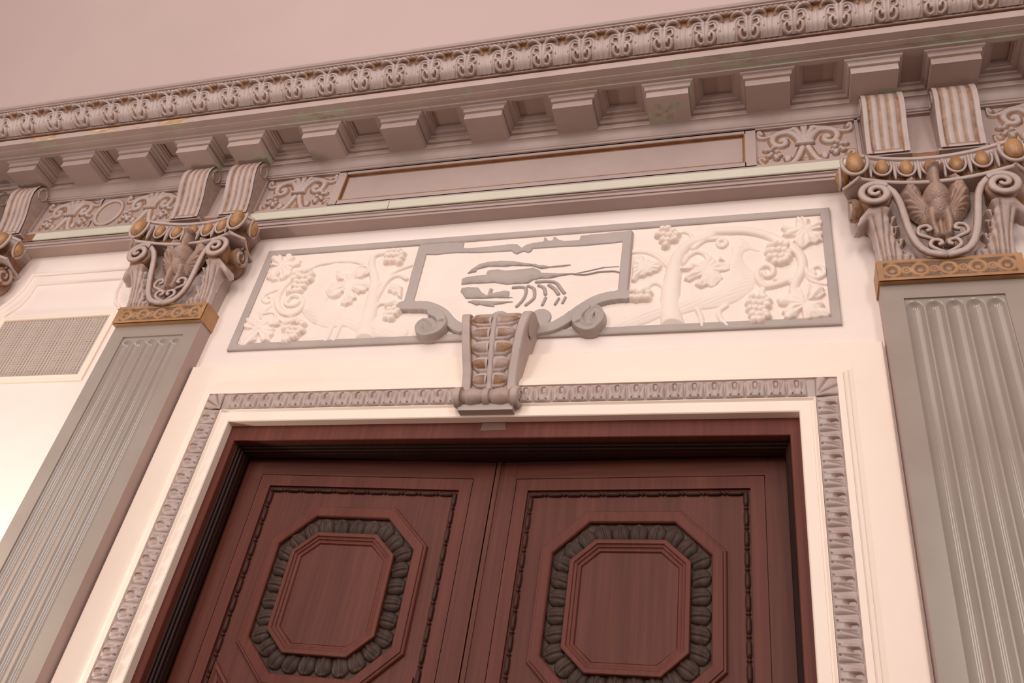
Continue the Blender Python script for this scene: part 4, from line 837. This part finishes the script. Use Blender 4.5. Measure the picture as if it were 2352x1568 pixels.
def corner(U, V):
    c = (0, 0); r = np.hypot(U, V); a = np.arctan2(V, U); H = .004+.010*np.abs(np.cos((a-PI/4)*6))**.6*np.clip(r/.03, 0, 1)*np.clip((.118-r)/.03, .2, 1)
    G = np.clip(1-np.abs(np.cos((a-PI/4)*6))*1.6, 0, 1)*.8; return H, G
for s in (-1, 1):
    grid_relief('corner_leaf', np.linspace(0, .083, 26), np.linspace(0, .083, 26), corner, lambda U, V, H: (s*(XO+.064+U), -(tilt+H), ZT+.064+V), 'glaze', df)

# ------------------------------------------------------------------ keystone bracket
kt = thing('keystone_bracket', (0, 0, 3.61), 'mauve and copper scrolled keystone bracket in the middle above the doors', 'keystone bracket')
kp = np.array([(3.715, .078), (3.76, .088), (3.82, .108), (3.88, .130), (3.94, .149), (4.00, .160), (4.05, .160), (4.085, .148), (4.102, .122), (4.105, .10)])
def kd(z): return np.interp(z, kp[:, 0], kp[:, 1])
def kw(z): return np.interp(z, (3.70, 3.80, 4.00, 4.10), (.122, .125, .150, .168))
V = []; zs = np.linspace(3.69, 4.10, 14)
for z in zs: w = float(kw(z))-.02; d = float(kd(z))-.012; V += [(-w, 0, z), (-w, -d, z), (w, -d, z), (w, 0, z)]
mesh('core', V, [(j*4+i, j*4+i+1, j*4+5+i, j*4+4+i) for j in range(13) for i in range(3)]+[(52, 53, 54, 55)], 'glaze', kt, glaze=[.1]*len(V))
for s in (-1, 1):
    V = []; zs = np.r_[np.linspace(3.69, 4.085, 16), 4.097, 4.104]
    for z in zs:
        w = float(kw(z)); d = float(kd(z))+.006; V += [(s*(w-.042), 0, z), (s*(w-.042), -d+.004, z), (s*(w-.036), -d, z), (s*(w-.006), -d, z), (s*w, -d+.006, z), (s*w, 0, z)]
    m = len(zs); V.append((s*.145, -.06, 4.106))
    ck = mesh('cheek', V, [(j*6+i, j*6+i+1, j*6+7+i, j*6+6+i) for j in range(m-1) for i in range(5)]+[tuple((m-1)*6+i for i in range(6))], 'glaze', kt, True, [.9 if (k % 6) in (0, 1) else .05 for k in range(m*6)]+[0]); crisp(ck, .5)
    P = [(s*(.150+.001), -(.095+.042*math.cos(a)*(1-.0*a)), 4.035+.052*math.sin(a)) for a in np.linspace(0, 2*PI, 25)]
    Vt, Ft, G = tube(P, .0045, 8, k=1); mesh('side_eye', Vt, Ft, 'glaze', ck, True, [.5]*len(Vt))
    V = []; F_ = []
    for k in range(25):
        a = 2*PI*k/24; V.append((s*.154, -(.095+.040*math.cos(a)), 4.035+.05*math.sin(a)))
    fixn(mesh('eye_disc', V[:24], [tuple(range(24))], 'glaze', ck, glaze=[.05]*24))
V = []; zs = np.linspace(3.70, 4.10, 16)
for z in zs: d = float(kd(z))+.004; V += [(-.017, -d+.016, z), (-.013, -d+.002, z), (0, -d-.003, z), (.013, -d+.002, z), (.017, -d+.016, z)]
mesh('centre_rib', V, [(j*5+i, j*5+i+1, j*5+6+i, j*5+5+i) for j in range(15) for i in range(4)], 'glaze', kt, True, [.75, .1, 0, .1, .75]*16)
KN = 5; K0, K1 = 3.725, 4.075; KPI = (K1-K0)/KN
def petals(U, V):
    z = V; w = kw(z)-.042; u = np.abs(U); t = np.clip((u-.015)/(w-.015), 0, 1); k = (z-K0)/KPI; q = (k % 1)-.5
    wid = .46*np.sqrt(np.clip(1-np.clip((t-.35)/.62, 0, 1)**2.2, 0, 1)); D = (wid-np.abs(q))
    H = .001+np.where(D > 0, .006+.012*np.sqrt(np.clip(D/.4, 0, 1)), 0)
    inner = (.70*wid-np.abs(q)); H = H-.0035*np.exp(-(inner/.05)**2)*(t < .9)
    tri = np.hypot((t-.97)*.8, (np.abs(q)-.5)*.9); H = H-.008*np.exp(-(tri/.16)**4)
    G = np.clip(np.where(inner > .02, 1.0, 0)*(t > .08)*np.clip(.75+.35*np.sin(k*2.3+U*30), .45, 1)+np.where(D < 0, .55, 0), 0, 1); return H, G
for s in (-1, 1):
    def mp(U, V, H):
        z = V; w = kw(z)-.042; u = .014+(w-.012)*U; return s*u, -(kd(z)-.012+H), z
    grid_relief('petal_row', np.linspace(0, 1, 24), np.linspace(K0, K1+.015, 90), lambda U, V: petals(s*(.014+(kw(V)-.054)*U), V), mp, 'glaze', kt)
pr = [(-.146, .0), (-.146, .040), (-.140, .047), (-.118, .049), (-.112, .047), (-.110, .040), (-.104, .036), (-.098, .034), (-.07, .042), (-.03, .036), (-.016, .030), (-.013, .040), (.013, .040), (.016, .030), (.03, .036), (.07, .042), (.098, .034), (.104, .036), (.110, .040), (.112, .047), (.118, .049), (.140, .047), (.146, .040), (.146, .0)]
V, F_ = lathe_x(pr, (.072, 3.678), 28)
ro = mesh('bottom_roll', V, F_, 'glaze', kt, True, [.7 if .1 < abs(x) < .113 else (.28 if abs(x) < .1 else .05) for x, r in pr for k in range(28)]); crisp(ro, .5)
for s in (-1, 1):
    P = []
    for k in range(30):
        a = k/29*2*PI*1.7; r = .006+.030*k/29; P.append((s*.1465, -(.072+r*math.cos(a)), 3.678+r*math.sin(a)))
    V, F_, G = tube(P, .004, 7, k=1); mesh('roll_spiral', V, F_, 'glaze', ro, True, [.1]*len(V))
b = MB(); b.box(-.122, .122, 0, .075, 3.612, 3.662); b.make('plinth', 'grey', kt)
# ------------------------------------------------------------------ mahogany casing and doors
cs = thing('door_casing', (0, 0, 0), 'dark mahogany casing set inside the plaster door frame', 'door casing')
def cframe(prof, z1=3.525, x1=1.232): return frame([(x1, 0), (x1, z1), (-x1, z1), (-x1, 0)], [(-o, d) for o, d in prof], False)
fixn(mesh('front_board', *cframe([(.08, -.010), (.003, -.010), (0, -.013), (0, -.045)]), 'wood_red', cs))
fixn(mesh('stop_moulding', *cframe([(0, -.045), (-.004, -.048), (-.004, -.060), (-.010, -.064), (-.010, -.078), (-.016, -.082), (-.016, -.10), (-.019, -.104), (-.019, -.135), (0, -.136), (0, -.26)]), 'wood_stop_shaded', cs))
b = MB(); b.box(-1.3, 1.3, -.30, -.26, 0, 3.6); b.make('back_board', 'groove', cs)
tp = MB(); tp.add([(-.030, .0080, 3.600), (.070, .0080, 3.600), (.080, .0076, 3.563), (-.034, .0076, 3.561), (-.030, .0090, 3.600), (.070, .0090, 3.600), (.080, .0086, 3.563), (-.034, .0086, 3.561)], [(0, 1, 2, 3), (7, 6, 5, 4), (0, 4, 5, 1), (1, 5, 6, 2), (2, 6, 7, 3), (3, 7, 4, 0)])
props(tp.make('tape_piece', 'tape'), 'piece of clear tape on the middle of the door casing head', 'tape')

def octo(hw, hh, cx, cz, sx, C=(.611, 2.886)):
    P = [(cx, -hh), (hw, -cz), (hw, cz), (cx, hh), (-cx, hh), (-hw, cz), (-hw, -cz), (-cx, -hh)]
    P = [(sx*(p[0]+C[0]), p[1]+C[1]) for p in P]; return P if sx > 0 else P[::-1]
def door(sx, label, name):
    t = thing(name, (-1.225*sx, .165, 0), label, 'door', kind='structure'); t.rotation_euler = (0, 0, sx*math.radians(2.0))
    L = dict(parent=t, local=True)
    def rect(x0, x1, z0, z1):
        P = [(x0, z0), (x1, z0), (x1, z1), (x0, z1)]; P = [(sx*p[0], p[1]) for p in P]; return P if sx > 0 else P[::-1]
    def fx(name, P, prof, mat, parent=t, closed=True): return fixn(mesh(name, *frame(P, prof, closed), mat, parent, local=True))
    def bx(name, x0, x1, d0, d1, z0, z1, mat):
        b = MB(); b.box(min(sx*x0, sx*x1), max(sx*x0, sx*x1), d0, d1, z0, z1); return b.make(name, mat, t, local=True)
    bx('slab', 0, 1.218, -.055, -.014, .01, 3.522, 'wood')
    bx('hinge_stile', 0, .094, -.02, 0, .01, 3.522, 'wood'); bx('meeting_stile', 1.128, 1.218, -.02, 0, .01, 3.522, 'wood')
    bx('top_rail', .094, 1.128, -.02, 0, 3.439, 3.522, 'woodh'); bx('bottom_rail', .094, 1.128, -.02, 0, .01, .85, 'woodh')
    bx('lock_rail', .16, 1.062, -.02, -.002, .85, 2.10, 'woodh')
    fx('inner_rail', rect(.097, 1.125, .853, 3.436), [(0, -.014), (0, 0), (.054, 0), (.054, -.016)], 'wood_red')
    G = rect(.16, 1.062, 2.10, 3.373)
    for a, c in zip(G, G[1:]+G[:1]):
        V, F_ = [], []; Lg = math.hypot(c[0]-a[0], c[1]-a[1]); ux, uz = (c[0]-a[0])/Lg, (c[1]-a[1])/Lg; ns = max(1, round(Lg/.0835)); pit = Lg/ns
        nx, nz = -uz, ux; n = 8; prof = []
        for k in range(ns):
            s0 = k*pit
            prof += [(s0+.002, .003), (s0+.004, .0075), (s0+.009, .0105), (s0+.014, .0075), (s0+.016, .003), (s0+.019, .003), (s0+.021, .0085), (s0+pit*.4, .0102), (s0+pit*.8, .0102), (s0+pit-.004, .0085), (s0+pit-.001, .003)]
        for s_, r in prof:
            for k in range(n):
                an = 2*PI*k/n; o = .009+r*math.cos(an); V.append((a[0]+ux*s_+nx*o, -(-.008+r*math.sin(an)), a[1]+uz*s_+nz*o))
        F_ = [(j*n+k, j*n+(k+1) % n, (j+1)*n+(k+1) % n, (j+1)*n+k) for j in range(len(prof)-1) for k in range(n)]
        fixn(mesh('bead_moulding', V, F_, 'wood_bead', t, True, local=True))
    fx('octagon_frame', octo(.313, .342, .172, .206, sx), [(-.056, -.014), (-.054, -.002), (-.050, .002), (-.043, .002), (-.040, .008), (-.006, .010), (-.002, .007), (0, .004), (0, -.036)], 'wood_red')
    P = octo(.314, .343, .172, .206, sx); ring = fixn(mesh('leaf_ring_ground', [(p[0], .0132, p[1]) for p in P], [tuple(range(8))], 'wood_dark', t, local=True))
    Pi = octo(.237, .264, .139, .174, sx)
    fx('inner_octagon_moulding', Pi, [(0, -.014), (0, .016), (.003, .019), (.018, .019), (.021, .013), (.026, .011), (.030, .011), (.033, .005), (.040, .003), (.044, .003), (.048, -.004), (.050, -.012)], 'wood_red')
    Pp = octo(.188, .215, .119, .154, sx); mesh('centre_panel', [(p[0], .004, p[1]) for p in Pp], [tuple(range(8))], 'wood', t, local=True)
    # carved leaves round the ring
    Po = octo(.312, .341, .171, .205, sx); pin, pout, ln = [], [], []
    def lf(U, V):
        u = np.abs(U)/.0368; v = V/.075; w = (.78+.22*np.clip(v/.4, 0, 1))*np.where(v > .55, np.sqrt(np.clip(1-((v-.55)/.45)**2.2, 0, 1)), 1)
        q = np.clip(u/np.maximum(w, .02), 0, 1.2); H = .003+.016*np.sqrt(np.clip(1-q**2, 0, None))*(.45+.75*np.sin(PI*np.clip(v*.9+.1, 0, 1)))
        H = H-.005*np.exp(-((u-.32*(1-v*.5))/.09)**2)*(v < .85)+.003*np.exp(-(u/.12)**2)
        return np.where(q < 1, H, -.006), None
    lm = None; N = 28
    def walk(Pq, f):
        seg = [math.hypot(Pq[(i+1) % 8][0]-Pq[i][0], Pq[(i+1) % 8][1]-Pq[i][1]) for i in range(8)]; i = int(f) % 8; q = f-int(f); a, c = Pq[i], Pq[(i+1) % 8]
        return (a[0]+(c[0]-a[0])*q, a[1]+(c[1]-a[1])*q)
    seg = [(math.hypot(Pi[(i+1) % 8][0]-Pi[i][0], Pi[(i+1) % 8][1]-Pi[i][1])+math.hypot(Po[(i+1) % 8][0]-Po[i][0], Po[(i+1) % 8][1]-Po[i][1]))/2 for i in range(8)]
    cum = np.r_[0, np.cumsum(seg)]
    for k in range(N):
        s_ = (k+.5)/N*cum[-1]; i = min(7, int(np.searchsorted(cum, s_, 'right')-1)); f = i+(s_-cum[i])/seg[i]
        a, c = walk(Pi, f), walk(Po, f); dx_, dz2 = c[0]-a[0], c[1]-a[1]
        if lm is None: lm = grid_relief('carved_leaf', np.linspace(-.038, .038, 25), np.linspace(0, .075, 25), lf, lambda U, V, H: (U, -H, V), 'wood_dark', ring, True); o = lm
        else: o = clone(lm)
        o.parent = ring; o.location = (a[0], .0125, a[1]); o.rotation_euler = (0, math.atan2(dx_, dz2), 0)
    for x0, x1 in ((.185, .43), (1.037, .792)):
        T = [(x0, 2.575), (x1, 2.33), (x0, 2.12)]; T = [(sx*p[0], p[1]) for p in T]
        ar = sum(T[i][0]*T[(i+1) % 3][1]-T[(i+1) % 3][0]*T[i][1] for i in range(3)); T = T if ar > 0 else T[::-1]
        fx('corner_moulding', T, [(0, -.014), (0, .002), (.012, .004), (.018, -.002), (.03, -.006), (.034, -.014)], 'wood_red')
    if sx < 0: bx('astragal', 1.207, 1.226, -.005, .005, .01, 3.522, 'wood')
    return t
door(1, 'left dark mahogany door leaf with carved octagonal panel, slightly ajar', 'door_1')
door(-1, 'right dark mahogany door leaf with carved octagonal panel and centre strip', 'door_2')

# ------------------------------------------------------------------ left bay: vent and wall moulding
vg = thing('vent_grille', (-2.68, 0, 3.92), 'mauve perforated vent grille in a cream frame between the left pilasters', 'vent')
def vf(U, V): return .002+.002*np.sin(U*2*PI/.0205)+.0012*np.sin(V*2*PI/.0068), None
grid_relief('perforated_sheet', np.linspace(-3.045, -2.315, 290), np.linspace(3.932, 4.338, 90), vf, flat(.001), 'vent', vg)
fixn(mesh('frame', *frame([(-3.045, 3.932), (-2.315, 3.932), (-2.315, 4.338), (-3.045, 4.338)], [(-.036, 0), (-.036, .010), (-.028, .014), (-.020, .011), (-.012, .016), (-.003, .016), (0, .012), (0, .001)]), 'cream_warm', vg))
pm = thing('wall_panel_moulding', (-2.68, 0, 4.36), 'cream eared panel moulding on the wall above the vent grille', 'wall moulding')
def mir(P): return P+[(-5.36-x, z) for x, z in P[::-1]]
O1 = mir([(-3.175, 4.375), (-3.147, 4.445), (-3.10, 4.505), (-3.066, 4.585), (-3.062, 4.705)])
I1 = mir([(-3.085, 4.375), (-3.060, 4.41), (-3.018, 4.45), (-2.992, 4.52), (-2.988, 4.625)])
for P, r, nm in ((O1, .012, 'outer_bead'), (I1, .009, 'inner_bead')):
    Q = cat_rom(P[:4], 5).tolist()+[P[4], P[5]]+cat_rom(P[6:], 5).tolist()
    mesh(nm, *frame([tuple(q) for q in Q], [(r, 0), (r*.8, .012), (0, .018), (-r*.8, .012), (-r, 0)], False), 'cream', pm, True)
